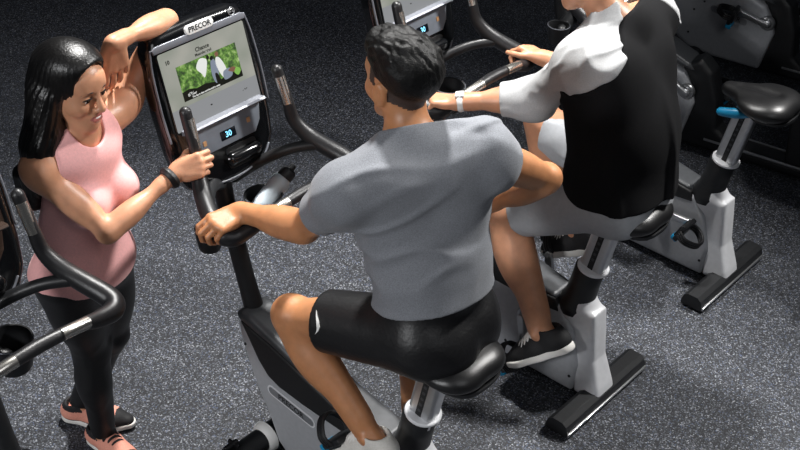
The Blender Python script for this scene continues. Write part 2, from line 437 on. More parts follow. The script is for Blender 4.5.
BM['screen_off'] = b.mesh(M['deadscreen'])
b = MB().prism(SCR, lambda a, y, c: cf(a, y, c), -.006, -.0005, 0)
def q(x0, y0, x1, y1, mi, c): b.add([cf(x0, y0, c), cf(x1, y0, c), cf(x1, y1, c), cf(x0, y1, c)], [(0, 1, 2, 3)], mi)
q(-.172, .221, .172, .288, 8, .0)                                     # grey strip at the foot of the page
q(-.118, .302, .122, .412, 1, .0)                                     # the picture
b.add([cf(x, y, .0003) for x, y in [(-.118, .302), (.122, .302), (.122, .320), (.09, .326), (.06, .324), (.02, .320), (.0, .324), (-.03, .330), (-.06, .327), (-.09, .335), (-.118, .332)]], [tuple(range(11))], 2)
b.add([cf(x, y, .0003) for x, y in smooth_loop([(-.045, .385), (-.025, .408), (.0, .398), (-.008, .37), (-.022, .348), (-.03, .362)], 4)], [tuple(range(24))], 3)   # white light
def blob(pts, mi, c=.0006):
    L_ = smooth_loop(pts, 4); b.add([cf(x, y, c) for x, y in L_], [tuple(range(len(L_)))], mi)
blob([(.012, .385), (.022, .392), (.03, .384), (.034, .35), (.026, .318), (.012, .32), (.006, .35)], 4)
blob([(.036, .392), (.05, .386), (.062, .36), (.066, .33), (.05, .322), (.038, .34), (.03, .37)], 3)
blob([(.014, .40), (.022, .403), (.025, .394), (.018, .389), (.012, .394)], 2, .0009); blob([(.036, .407), (.046, .408), (.048, .397), (.040, .393), (.034, .399)], 5, .0009)
blob([(.018, .345), (.03, .34), (.036, .308), (.02, .306)], 2, .0009); blob([(.05, .34), (.075, .345), (.085, .335), (.08, .318), (.05, .315)], 4, .0008)
blob([(.07, .338), (.09, .344), (.102, .334), (.09, .327)], 5, .0010); blob([(.0, .402), (.006, .41), (.012, .402), (.006, .395)], 2, .0009)
b.prism(smooth_loop([(.105, .338), (.118, .325), (.105, .312), (.092, .325)], 5), lambda a, y, c: cf(a, y, c), .0009, .0012, 6)
T = lambda s, sz, x, y, mi, bold=.0003: b.text(s, sz, lambda u, v, c: cf(x + u, y + v, c), mi, .0012, bold)
T('Chance', .018, -.005, .438, 2, .0005); T('Meander trail', .012, -.005, .423, 2); T('10', .017, -.143, .435, 2, .0006)
T('.... .', .012, -.085, .326, 3); T('El Tour', .011, -.083, .317, 3); T('The day is clear and the trail is ready', .0075, -.03, .3075, 3)
T('-', .02, -.025, .262, 2, .001); T('. -.-', .014, .115, .262, 2, .0006)
BM['screen'] = b.mesh([M['page'], M['foliage'], M['px_dark'], M['px_light'], M['px_blue'], M['px_skin'], M['px_lime'], M['px_dark'], M['px_grey']], 0)
b = MB().prism(pill(0, 0, .112, .030), lambda a, y, c: cf(a + .004, .503 + y, c), -.004, .0045, 0, .002)
b.text('PRECOR', .0235, lambda u, v, c: cf(.004 + u, .503 + v, c), 1, .005, .0006)
BM['badge'] = b.mesh([M['white'], M['ink']])
b = MB().torus(cf(.138, .507, .0005), CN, .012, .0016, 0, 24, 6)
b.add([cf(.138 + x, .507 + y, .001) for x, y in pill(-.005, .0, .009, .005)], [tuple(range(18))], 0); b.add([cf(.138 + x, .507 + y, .001) for x, y in pill(.006, -.001, .008, .005)], [tuple(range(18))], 0)
BM['emblem'] = b.mesh(M['greyink'])
b = MB().prism([(-.142, .212), (.158, .212), (.142, .15), (.115, .118), (-.10, .118), (-.125, .15)], lambda a, y, c: cf(a, y, c), -.004, .0035, 0, .002)
BM['key_panel'] = b.mesh(M['panel'])
b = MB().box(cf(.006, .152, .004), (.062, .03, .003), 0, cg()[1], .001)
b.text('30', .026, lambda u, v, c: cf(.006 + u, .152 + v, c), 1, .0062, .0004)
BM['display'] = b.mesh([M['lcd'], M['lcdon']])
BM['key0'] = MB().box(cf(-.09, .155, .004), (.012, .016, .004), 0, cg()[1]).mesh(M['amber']); BM['key1'] = MB().box(cf(.095, .165, .004), (.012, .016, .004), 0, cg()[1]).mesh(M['amber'])
b = MB().prism([(0, -.006), (.026, -.004), (.03, .0), (.026, .006), (0, .01)], lambda c, y, a: cf(a, .214 + y, c), -.16, .165, 0)
BM['reading_ledge'] = b.mesh(M['bezel'], 30)
b = MB().prism(rrect(0, 0, .125, .068, .012), lambda a, y, c: cf(.045 + a, .072 + y, c), -.004, .002, 1)
b.tube([cf(-.005, .07, .004), cf(.095, .07, .004)], .022, 0, 20, 2)
BM['storage_hatch'] = b.mesh([M['gloss'], M['black']])
b = MB().tube([cf(-.155, .06, .0), cf(-.12, .028, .001), (cf(-.05, .012, .001)), cf(0, .009, .001), cf(.05, .012, .001), cf(.12, .028, .001), cf(.155, .06, 0)], .0035, 0, 8, 5)
BM['lower_trim'] = b.mesh(M['bezel'])
# handlebar loop
hp = [(.503, .188, 1.376), (.485, .191, 1.33), (.462, .194, 1.275), (.445, .202, 1.215), (.405, .225, 1.165), (.35, .252, 1.133), (.295, .273, 1.112), (.256, .278, 1.10), (.232, .255, 1.095),
      (.218, .20, 1.108), (.208, .15, 1.128), (.203, .10, 1.138), (.203, .05, 1.142), (.205, 0, 1.142)]
hr = [.0185, .0185, .0185, .022, .027, .029, .030, .030, .029, .024, .0185, .018, .0185, .0195]
hp2 = hp + [(x, -y, z) for x, y, z in hp[-2::-1]]; hr2 = hr + hr[-2::-1]
b = MB().tube(hp2, hr2, 0, 20, 6)
BM['handlebar'] = b.mesh(M['rubber'])
def chrome(s, where):
    b = MB()
    if where == 'horn': b.tube([V3(.499, s * .188, 1.358) - V3(.007, s * .001, 0), V3(.466, s * .193, 1.272) - V3(.007, s * .001, 0)], .0168, 0, 16, 2, 'flat')
    else: b.tube([V3(.2095, s * .155, 1.127) + V3(-.005, 0, .004), V3(.203, s * .10, 1.138) + V3(-.005, 0, .004), V3(.2025, s * .07, 1.1405) + V3(-.005, 0, .004)], .0172, 0, 16, 3, 'flat')
    return b.mesh(M['chrome'])
for s, n in ((1, 'L'), (-1, 'R')): BM['horn' + n] = chrome(s, 'horn'); BM['grip' + n] = chrome(s, 'bar')
for s, n in ((1, 'L'), (-1, 'R')): BM['bracket' + n] = MB().tube([(.545, s * .03, 1.03), (.49, s * .10, 1.085), (.43, s * .17, 1.125), (.37, s * .235, 1.14)], [.02, .019, .018, .02], 0, 14, 5).mesh(M['black'])
def cup(y, x, z, r, hgt):
    return MB().lathe((x, y, z), (0, 0, 1), [(-hgt, r * .72), (-hgt + .01, r * .80), (0, r), (.003, r - .001), (.002, r - .006), (-.004, r - .007), (-hgt + .016, r * .74), (-hgt + .016, .001)], 0, 28).mesh(M['black'])
BM['cupL'] = cup(.152, .468, .955, .047, .075); BM['cupR'] = cup(-.06, .442, .992, .064, .10)
b = MB().tube([(.47, .12, .915), (.50, .05, .92), (.51, 0, .92), (.50, -.03, .92), (.47, -.05, .91)], .03, 0, 14, 4)
BM['holder_arm'] = b.mesh(M['black'])
BM['rimL'] = MB().torus((.468, .152, .956), (0, 0, 1), .046, .0018, 0, 32, 6).mesh(M['bezel']); BM['rimR'] = MB().torus((.442, -.06, .993), (0, 0, 1), .063, .0018, 0, 32, 6).mesh(M['bezel'])
# saddle at the collar, moved up the tube axis per bike
g = G().u(Ell((-.39, .055, .062), (.105, .085, .040)), .03).u(Ell((-.39, -.055, .062), (.105, .085, .040)), .03)
g.u(Ell((-.435, 0, .066), (.06, .10, .036)), .04).u(Cone((-.34, 0, .06), (-.215, 0, .056), .036, .028, (0, 0, 1), 1.15), .05).u(Ell((-.30, 0, .058), (.09, .05, .03)), .04)
g.sub(Cone((-.41, 0, .116), (-.27, 0, .108), .014), .03)
BM['saddle'] = sdf_mesh(g, M['vinyl'], .005)
BM['saddle_pan'] = MB().prism(smooth_loop([(-.49, .07), (-.40, .11), (-.33, .07), (-.24, .022), (-.24, -.022), (-.33, -.07), (-.40, -.11), (-.49, -.07)], 4), lambda a, y, c: V3(a, y, c), .022, .034).mesh(M['black'])
pr = [(.027, .021), (-.027, .021), (-.034, .0), (-.027, -.021), (.027, -.021), (.034, 0)]
pu = unit((-.55, .83, 0)); pu = orth((0, 1, 0), AX); pv = np.cross(AX, pu)
b = MB().prism(rrect(0, 0, .092, .056, .016), lambda a, y, c: COLLAR - AX * .26 + pv * a + pu * y + AX * c, 0, .275 )
BM['seat_post'] = b.mesh(M['alu'], 50)
pn = unit(pu * .78 + pv * (.62 if pv[0] < 0 else -.62)); pt = np.cross(AX, pn)
b = MB()
c0 = COLLAR + pu * .0285 + pv * 0
b.box(c0 - AX * .10, (.022, .0015, .30), 0, np.stack([pv, pu, AX], 1))
for i in range(9): b.prism(rrect(0, 0, .011, .012, .004), lambda a, y, c, i=i: c0 + AX * (-.0 - .026 * i + .015) + pv * a + AX * y + pu * c, .0008, .0018, 1)
BM['height_scale'] = b.mesh([M['ink'], M['grey']])
b = MB().tube([(-.335, .03, .002), (-.285, .05, -.008), (-.225, .06, -.02)], [.016, .022, .017], 0, 14, 4)
BM['seat_lever'] = b.mesh(M['blue'])
# cranks and pedals (about the crank axis)
BM['hub'] = MB().lathe((0, .066, 0), (0, 1, 0), [(0, .036), (.012, .036), (.018, .031), (.018, .022), (.012, .02), (.03, .018), (.034, .012)], 0, 28).mesh(M['alu'])
def crank_arm():
    return MB().prism(rrect(.085, 0, .205, .03, .0149, 6), lambda a, z, c: V3(a, c, z), .092, .110, 0, .004).tube([(.17, .1, 0), (.17, .15, 0)], .009, 0, 12, 1).mesh(M['alu'])
BM['crank_arm'] = crank_arm()
b = MB().box((0, .05, 0), (.095, .085, .022), 0, None, .006).box((0, .05, -.012), (.06, .075, .012), 0, None, .003)
BM['pedal'] = b.mesh(M['black'])
BM['pedal_tip'] = MB().box((.055, .058, -.006), (.028, .062, .032), 0, None, .006).mesh(M['blue'])
b = MB()
for dx in (-.012, .0, .012): b.tube([(dx, .005, .0), (dx, -.004, .035), (dx, .02, .075), (dx, .05, .088), (dx, .08, .075), (dx, .104, .035), (dx, .095, 0)], .0065, 0, 8, 4)
BM['strap'] = b.mesh(M['rubber'])

def bike(name, label, loc, yaw, dseat, crank_deg, pitch, scr, flipped=False):
    t = thing('exercise_bike', label, 'exercise bike', loc, yaw, 'upright exercise bikes in a row')
    P = lambda n, k, par=t, o=None: link(n, BM[k], par)
    P('frame_shroud', 'frame_shroud'); [P('brand_decal', k) for k in ('decal1', 'decal-1')]; P('side_cover', 'side_cover'); P('top_cover', 'top_cover'); place_bolts(t, BOLTS, .066)
    P('rear_leg', 'rear_leg'); st = P('seat_tube', 'seat_tube'); P('collar', 'collar', st)
    rs = P('rear_stabilizer', 'rear_stabilizer'); P('stabilizer_edge', 'stabilizer_edge', rs); [P('levelling_foot', 'foot' + k, rs) for k in 'LR']
    fs = P('front_stabilizer', 'front_stabilizer')
    for s in 'LR': P('end_collar', 'cap' + s, fs); P('transport_wheel', 'wheel' + s, fs)
    P('mast', 'mast'); ch = P('console', 'console_housing')
    for n, k in (('screen_bezel', 'screen_bezel'), ('edge_trim', 'edgeL'), ('edge_trim', 'edgeR'), ('name_badge', 'badge'), ('emblem', 'emblem'), ('key_panel', 'key_panel'), ('small_display', 'display'), ('key', 'key0'), ('key', 'key1'),
                 ('reading_ledge', 'reading_ledge'), ('storage_hatch', 'storage_hatch'), ('lower_trim', 'lower_trim')): P(n, k, ch)
    sc = P('screen', scr, ch)
    if scr != 'screen':
        for c in ch.children:
            if c.name.startswith(('key_panel', 'reading_ledge')):
                c.data = c.data.copy(); c.data.materials[0] = M['deadscreen']; c['label'] = 'dark unlit ' + ('key panel' if 'key' in c.name else 'ledge')  # key panel and ledge take the screen's dark brown as well
    sc['label'] = 'lit screen showing a green park picture' if scr == 'screen' else 'dark unlit screen'
    hb = P('handlebar', 'handlebar')
    for s in 'LR': P('grip_sensor', 'horn' + s, hb); P('grip_sensor', 'grip' + s, hb)
    [P('handlebar_bracket', 'bracket' + k) for k in 'LR']
    for s in 'LR': c = P('cup_holder', 'cup' + s); P('rim', 'rim' + s, c)
    P('holder_arm', 'holder_arm')
    off = COLLAR * V3(0, 0, 1) + AX * dseat; off = V3(AX[0] * dseat, 0, .575 + AX[2] * dseat)
    sd = P('saddle', 'saddle'); sd.location = off; pan = P('saddle_pan', 'saddle_pan', sd)
    po = P('seat_post', 'seat_post'); po.location = AX * dseat; P('height_scale', 'height_scale', po)
    lv = P('seat_lever', 'seat_lever', sd); lv['label'] = 'bright blue seat lever'
    for s in (1, -1):
        h = P('crank_hub', 'hub'); h.location = CRANK; h.scale = (1, s, 1)
        a = math.radians(crank_deg + (0 if s > 0 else 180))
        c = P('crank_arm', 'crank_arm'); c.location = CRANK; c.scale = (1, s, 1); c.rotation_euler = (0, -a, 0)
        pp = CRANK + V3(math.cos(a), 0, math.sin(a)) * .17 + V3(0, s * .112, 0)
        p = P('pedal', 'pedal'); p.location = pp; p.scale = (1, s, 1); pt_ = pitch[0 if s > 0 else 1]
        p.rotation_euler = (math.pi if flipped else 0, math.radians(pt_), 0)
        if flipped: p.location = pp + V3(0, s * .1, 0)
        x = P('pedal_tip', 'pedal_tip', p); x['label'] = 'bright blue pedal tip'; P('pedal_strap', 'strap', p)
    return t
YAW = .8821; RZ = YAW + math.pi / 2; FW = V3(-math.sin(YAW), math.cos(YAW), 0); LF = V3(-math.cos(YAW), -math.sin(YAW), 0)
BL = dict(A=V3(-.1408, 3.0528, 0), B=V3(.4584, 3.8442, 0), C=V3(1.0762, 4.6231, 0), F=V3(-.7446, 2.2916, 0))
def W(bk, p): return BL[bk] + FW * p[0] + LF * p[1] + V3(0, 0, p[2])
def D(p): return FW * p[0] + LF * p[1] + V3(0, 0, p[2])
bike('a', 'silver and black upright exercise bike with lit screen, ridden by the man in grey T-shirt', BL['A'], RZ, .225, 95, (46, 30), 'screen')
bike('b', 'silver upright exercise bike ridden by the man in black shirt with pale sleeves', BL['B'], RZ, .245, -103, (42, 30), 'screen')
bike('c', 'empty silver upright exercise bike with its bare black saddle showing, at the right', BL['C'], RZ, .258, 177, (64, 40), 'screen', True)
bike('f', 'exercise bike cut off by the left edge, handlebar beside the woman, screen dark', BL['F'], RZ, .17, 60, (10, 10), 'screen_off')

# bottle leaning in the right cup of the grey-shirt man's bike
wb = thing('water_bottle', 'pale blue water bottle with black cap leaning in the bike cup holder', 'bottle', W('A', (.452, -.03, .93)))
o0 = W('A', (.452, -.03, .93)); ax = unit(W('A', (.435, -.165, 1.035)) - o0)
M['bottle'] = mat('frosted pale blue plastic', '#d9e6ee', .3, 0, .05, 40)
b = MB().lathe((0, 0, 0), ax, [(-.012, .025), (-.008, .031), (.03, .0335), (.085, .0335), (.10, .0315), (.118, .0335), (.14, .033), (.152, .024), (.155, .02)], 0, 28); b.build('body', M['bottle'], wb)
b = MB().lathe((0, 0, 0), ax, [(.148, .026), (.152, .027), (.178, .026), (.184, .02), (.186, .012), (.20, .011), (.204, .006)], 0, 24); b.build('cap', M['black'], wb)

# ------------------------------------------------------------------ recumbent bikes in the row behind
Y2 = math.radians(60.5)
RM = {}
RM['side_shroud'] = sdf_mesh(ext([(.0, .05), (.277, .05), (.42, .075), (.505, .13), (.55, .28), (.52, .42), (.40, .49), (.20, .49), (.03, .42), (-.02, .34), (-.043, .27)], .088, .02), M['silver'], .008)
RM['front_cover'] = sdf_mesh(ext([(.40, .06), (.45, .06), (.54, .12), (.60, .28), (.57, .45), (.45, .54), (.22, .55), (.02, .47), (-.02, .43), (.2, .475), (.40, .475), (.5, .41), (.53, .28), (.49, .14)], .08, .02), M['grey'], .008)
RM['frame'] = sdf_mesh(ext([(.02, .03), (.03, .10), (-.03, .27), (.0, .36), (.06, .44), (-.03, .50), (-.10, .44), (-.15, .30), (-.17, .16), (-.25, .10), (-.50, .095), (-.90, .095), (-1.02, .08), (-1.02, .03)], .06, .02), M['black'], .008)
for s, n in ((1, 'L'), (-1, 'R')): RM['rail' + n] = MB().box((-.55, s * .060, .090), (.86, .010, .012), 0, None, .002).mesh(M['alu'])
RM['rear_post'] = sdf_mesh(ext([(-.52, .07), (-.50, .30), (-.46, .36), (-.60, .42), (-.95, .56), (-1.0, .50), (-.70, .36), (-.64, .30), (-.66, .07)], .045, .015), M['black'], .008)
RM['seat_rail'] = MB().prism([(-.44, .355), (-.45, .395), (-1.02, .62), (-1.02, .575)], lambda a, z, c: V3(a, c, z), -.035, .035).mesh(M['alu'], 30)
def fl2(s): return lambda a, z, c: V3(.215 - a * s, s * (.0885 + c), .318 + z + (-a * .17 if s > 0 else a * .17))
for s in (1, -1):
    b = MB(); b.prism(pill(0, 0, .225, .05), fl2(s), -.002, .0012, 0); b.prism(pill(0, 0, .212, .038), fl2(s), .0, .0018, 1); b.text('PRECOR', .036, fl2(s), 2, .0024, .0006)
    RM['decal%d' % s] = b.mesh([M['silver'], M['recess'], M['ink']])
for x, n in ((.36, 'F'), (-.95, 'R')): RM['stab' + n] = MB().tube([(x, -.28, .045), (x, .28, .045)], .04, 0, 18, 2).mesh(M['black'])
g = G().u(Ell((-.80, 0, .66), (.20, .21, .05)), .03).u(Ell((-.70, 0, .66), (.14, .18, .045)), .05)
RM['seat'] = sdf_mesh(g, M['vinyl'], .009)
A_ = np.array([[.94, 0, -.34], [0, 1, 0], [.34, 0, .94]])
RM['backrest'] = sdf_mesh(G().u(Ell((-1.06, 0, .95), (.05, .20, .26), A_), .02), M['vinyl'], .009)
def recumbent(label, loc, crank, pit):
    t = thing('recumbent_bike', label, 'exercise bike', loc, Y2 + math.pi / 2, 'recumbent exercise bikes in the row behind')
    P = lambda n, k, par=t, src=RM: link(n, src[k], par)
    P('side_shroud', 'side_shroud'); P('front_cover', 'front_cover'); P('frame', 'frame'); [P('rail_trim', k) for k in ('railL', 'railR')]; P('rear_post', 'rear_post'); P('seat_rail', 'seat_rail')
    [P('brand_decal', k) for k in ('decal1', 'decal-1')]; place_bolts(t, [(.41, .30, 1), (.42, .16, 1), (.36, .36, 1)], .088); [P('stabilizer', k) for k in ('stabF', 'stabR')]; P('seat', 'seat'); P('backrest', 'backrest')
    c0 = V3(0.0, 0, .335)
    for s in (1, -1):
        h = P('crank_hub', 'hub', t, BM); h.location = c0 + V3(0, s * .022, 0); h.scale = (1.15, s, 1.15)
        a = math.radians(crank + (0 if s > 0 else 180))
        c = P('crank_arm', 'crank_arm', t, BM); c.location = c0 + V3(0, s * .022, 0); c.scale = (1, s, 1); c.rotation_euler = (0, -a, 0)
        p = P('pedal', 'pedal', t, BM); p.location = c0 + V3(math.cos(a), 0, math.sin(a)) * .17 + V3(0, s * .134, 0); p.scale = (1, s, 1); p.rotation_euler = (0, math.radians(pit), 0)
        x = P('pedal_tip', 'pedal_tip', p, BM); x['label'] = 'bright blue pedal tip'; P('pedal_strap', 'strap', p, BM)
    return t
recumbent('recumbent exercise bike right behind the bare black saddle, only its crank and low frame showing', (1.40, 5.514, 0), 30, 60)
recumbent('recumbent exercise bike at the top right with a broad silver side panel and blue pedal', (1.96, 6.317, 0), 12, 75)
# ------------------------------------------------------------------ people
def skin_mat(name, col):
    m = mat(name, col, .42, 0, .10, 28, .12, 260, sss=.12); return m
M['skinA'] = skin_mat('tan skin', '#b98058'); M['skinB'] = skin_mat('light tan skin', '#c48e6e'); M['skinW'] = skin_mat('warm skin', '#c99272')
M['lipW'] = mat('lips', '#b06a62', .35); M['lipA'] = mat('lips of a man', '#a4705c', .45)
M['fade'] = mat('cropped hair at the sides', '#3a2c26', .6, 0, .3, 300)
M['hair'] = mat('black hair', '#090808', .36, 0, .3, 60, .3, 230, stretch=(1, 1, .07), spec=.5)
M['hairA'] = mat('black cropped hair', '#050505', .46, 0, .3, 60, .6, 260, spec=.28)
M['tee'] = mat('heather grey jersey', '#7c7f85', .85, 0, .22, 330, .25, 500, sheen=.15)
M['shorts_black'] = mat('black sports cloth', '#101012', .45, 0, .15, 60, .25, 90)
M['shorts_grey'] = mat('pale grey sports cloth', '#a8abaf', .7, 0, .05, 60, .15, 200)
M['shirt_black'] = mat('black jersey', '#101012', .9, 0, .25, 200, .2, 400, spec=.2)
M['sleeve'] = mat('pale grey jersey', '#b6b7b8', .85, 0, .1, 250, .2, 400)
M['pink'] = mat('pink knit', '#f4b4b2', .8, 0, .06, 160, .2, 420, sheen=.1)
M['legging'] = mat('black leggings cloth', '#0c0c0e', .5, 0, .2, 90, .12, 200)
M['shoe_white'] = mat('off-white mesh', '#d6d3cc', .75, 0, .06, 200, .35, 300)
M['shoe_black'] = mat('black mesh', '#1b1b1d', .7, 0, .2, 200, .3, 300)
M['coral'] = mat('coral mesh', '#e29a86', .75, 0, .08, 200, .3, 300)
M['sole'] = mat('white foam', '#e4e2dd', .6)
M['lace'] = mat('white laces', '#e6e4e0', .8)
M['eye'] = mat('eye white', '#d8d2cb', .2); M['iris'] = mat('dark brown iris', '#20130d', .15)

def HF(c, fwd, up):
    f = unit(fwd); u = orth(up, f); l = np.cross(u, f); return V3(c), np.stack([f, l, u], 1)
def head(g, c, A, s=1., fem=False):
    T = lambda x, y, z: c + A @ (V3(x, y, z) * s)
    g.u(Ell(T(-.014, 0, .036), V3(.096, .074, .080) * s, A), .02)
    g.u(Cone(T(.022, 0, .0), T(.045, 0, -.078), .062 * s, .034 * s), .03)
    for y in (1, -1):
        g.u(Cone(T(-.005, y * .050, -.035), T(.062, y * .014, -.094), (.020 if fem else .024) * s, .017 * s), .025)
        g.u(Ell(T(.055, y * .038, -.022), V3(.030, .026, .028) * s, A), .03)
    g.u(Cone(T(.077, -.030, .026), T(.077, .030, .026), (.012 if fem else .016) * s), .018)
    g.u(Ell(T(.060, 0, .052), V3(.03, .052, .034) * s, A), .03)
    g.u(Ell(T(.070, 0, -.093), V3(.018, .018, .015) * s, A), .014)                                   # chin
    for y in (1, -1): g.sub(Ell(T(.099, y * .031, .006), V3(.017, .019, .0125) * s, A), .020)           # sockets
    for y in (1, -1): g.u(Ell(T(.074, y * .031, .006), V3(.0145, .0150, .0128) * s, A), .004)           # lids
    g.u(Cone(T(.086, 0, .020), T(.108, 0, -.026), .0075 * s, .0115 * s), .010)                         # nose
    for y in (1, -1): g.u(Ell(T(.097, y * .0115, -.031), V3(.011, .008, .0075) * s, A), .006)
    g.u(Ell(T(.080, 0, -.058), V3(.016, .026, .022) * s, A), .016)                                    # muzzle
    g.u(Cone(T(.0905, -.016, -.0545), T(.0905, .016, -.0545), .0062 * s), .006).u(Cone(T(.0895, -.014, -.0665), T(.0895, .014, -.0665), .0070 * s), .006)
    [g.sub(Cone(T(.098, 0, -.0605), T(.0915, y * .0245, -.0555), .0030 * s, .0022 * s), .004) for y in (1, -1)]
    for y in (1, -1):
        B = A @ np.array([[.94, -y * .34, 0], [y * .34, .94, 0], [0, 0, 1.]])
        g.u(Ell(T(-.006, y * .081, -.006), V3(.021, .0095, .034) * s, B), .006)
        g.sub(Ell(T(-.001, y * .092, .0), V3(.012, .006, .019) * s, B), .006)
def hand(g, Wp, d, n, side, curl=(20, 25, 20), thumb='open', s=1., spread=.10, k=.012, percurl=None):
    """side +1: left hand, -1: right hand. d along the hand, n out of the palm"""
    d = unit(d); n = orth(n, d); l = np.cross(n, d) * side; Wp = V3(Wp)
    offs = (.031, .0105, -.010, -.029); ml = (.088, .092, .088, .080); segs = ((.043, .026, .021), (.048, .030, .022), (.044, .028, .022), (.035, .021, .019))
    h = G()
    for o, m in zip(offs, ml): h.u(Cone(Wp + d * .008 * s + l * o * .55 * s, Wp + d * m * s + l * o * s, .0150 * s, .0120 * s), .012)
    h.u(Cone(Wp + d * .022 * s + l * .022 * s + n * .006 * s, Wp + d * .055 * s + l * .030 * s + n * .010 * s, .018 * s, .014 * s), .012)
    h.u(Ell(Wp + d * .045 * s - l * .022 * s + n * .006 * s, V3(.03, .016, .014) * s, np.stack([d, l, n], 1)), .012)
    for i in range(4):
        f = G(); dd = unit(d + l * offs[i] / .03 * spread); p = Wp + d * (ml[i] - .002) * s + l * offs[i] * s; a = 0; r = (.0100, .0102, .0098, .0088)[i] * s
        cc = curl if percurl is None else percurl[i]
        for j in range(3):
            a += math.radians(cc[j]); v = dd * math.cos(a) + n * math.sin(a); q2 = p + v * segs[i][j] * s
            f.u(Cone(p, q2, r * (1 - .07 * j), r * (.93 - .08 * j)), .002); p = q2
        h.u(f, .0035)
    p = Wp + d * .035 * s + l * .030 * s + n * .008 * s; f = G()
    dirs = {'open': ((.62, .70, .25), (.80, .50, .25), (.9, .3, .25)), 'grip': ((.55, .55, .62), (.60, .15, .80), (.45, -.35, .82)), 'side': ((.75, .62, .2), (.95, .25, .2), (1, .05, .25)),
            'under': ((.35, .55, .75), (.25, .1, .95), (.2, -.3, .93))}[thumb]
    for (a, b_, c_), L_, r1, r2 in zip(dirs, (.036, .032, .026), (.0135, .0118, .0108), (.0118, .0108, .0088)):
        v = unit(d * a + l * b_ + n * c_); q2 = p + v * L_ * s; f.u(Cone(p, q2, r1 * s, r2 * s), .003); p = q2
    h.u(f, .008); g.u(h, k)
def arm(g, S, E, Wr, s=1., inf=0., k=.03):
    S, E, Wr = V3(S), V3(E), V3(Wr); out = unit((E - S) / np.linalg.norm(E - S) - (Wr - E) / np.linalg.norm(Wr - E) + 1e-6)
    g.u(Cone(S, E, .049 * s + inf, .038 * s + inf), k)
    g.u(Ell(lerp(S, E, .10), V3(.062, .062, .062) * s + inf), .04)
    A = np.stack([unit(E - S), orth(out, E - S), np.cross(unit(E - S), orth(out, E - S))], 1)
    g.u(Ell(lerp(S, E, .52) - A[:, 1] * .014 * s, V3(.095, .034, .037) * s + inf, A), .03).u(Ell(lerp(S, E, .46) + A[:, 1] * .014 * s, V3(.10, .033, .037) * s + inf, A), .03)
    B = np.stack([unit(Wr - E), orth(out, Wr - E), np.cross(unit(Wr - E), orth(out, Wr - E))], 1)
    g.u(Cone(E, Wr, .037 * s + inf, .0245 * s + inf), .02).u(Ell(lerp(E, Wr, .27), V3(.095, .040, .046) * s + inf, B), .03)
    g.u(Ell(E + A[:, 1] * .012 * s, V3(.026, .024, .026) * s + inf, A), .02)
    wf = B[:, 2]; g.u(Cone(lerp(E, Wr, .8), Wr + unit(Wr - E) * .012, .025 * s + inf, .024 * s + inf), .02)
def leg(g, H, K, An, s=1., inf=0., k=.04, shin=True, ss=1.):
    H, K, An = V3(H), V3(K), V3(An); bk = (H - K) / np.linalg.norm(H - K) + (An - K) / np.linalg.norm(An - K)
    t = unit(K - H); bk = orth(bk if np.linalg.norm(bk) > .15 else (0, 0, -1.), t)
    g.u(Cone(H, K, .088 * s + inf, .053 * s + inf), k)
    A = np.stack([t, bk, np.cross(t, bk)], 1)
    g.u(Ell(lerp(H, K, .45) - bk * .018 * s, V3(.17, .062, .066) * s + inf, A), .04).u(Ell(lerp(H, K, .35) + bk * .022 * s, V3(.15, .062, .064) * s + inf, A), .04)
    g.u(Ell(K - bk * .014 * s, V3(.05, .044, .046) * s + inf, A), .025)
    s = s * ss
    if shin:
        u = unit(An - K); b2 = orth(bk, u); B = np.stack([u, b2, np.cross(u, b2)], 1)
        g.u(Cone(K, An, .047 * s + inf, .030 * s + inf), .03).u(Ell(lerp(K, An, .30) + b2 * .022 * s, V3(.120, .045, .054) * s + inf, B), .03)
        g.u(Cone(lerp(K, An, .12) - b2 * .012 * s, lerp(K, An, .85) - b2 * .006 * s, .034 * s + inf, .024 * s + inf), .03)
        g.u(Cone(lerp(K, An, .5) + b2 * .022 * s, An + b2 * .022 * s, .02 * s + inf, .016 * s + inf), .03)
        c = B[:, 2]
        for y in (1, -1): g.u(Ell(An + c * y * .025 * s, V3(.014, .014, .014) * s + inf), .014)
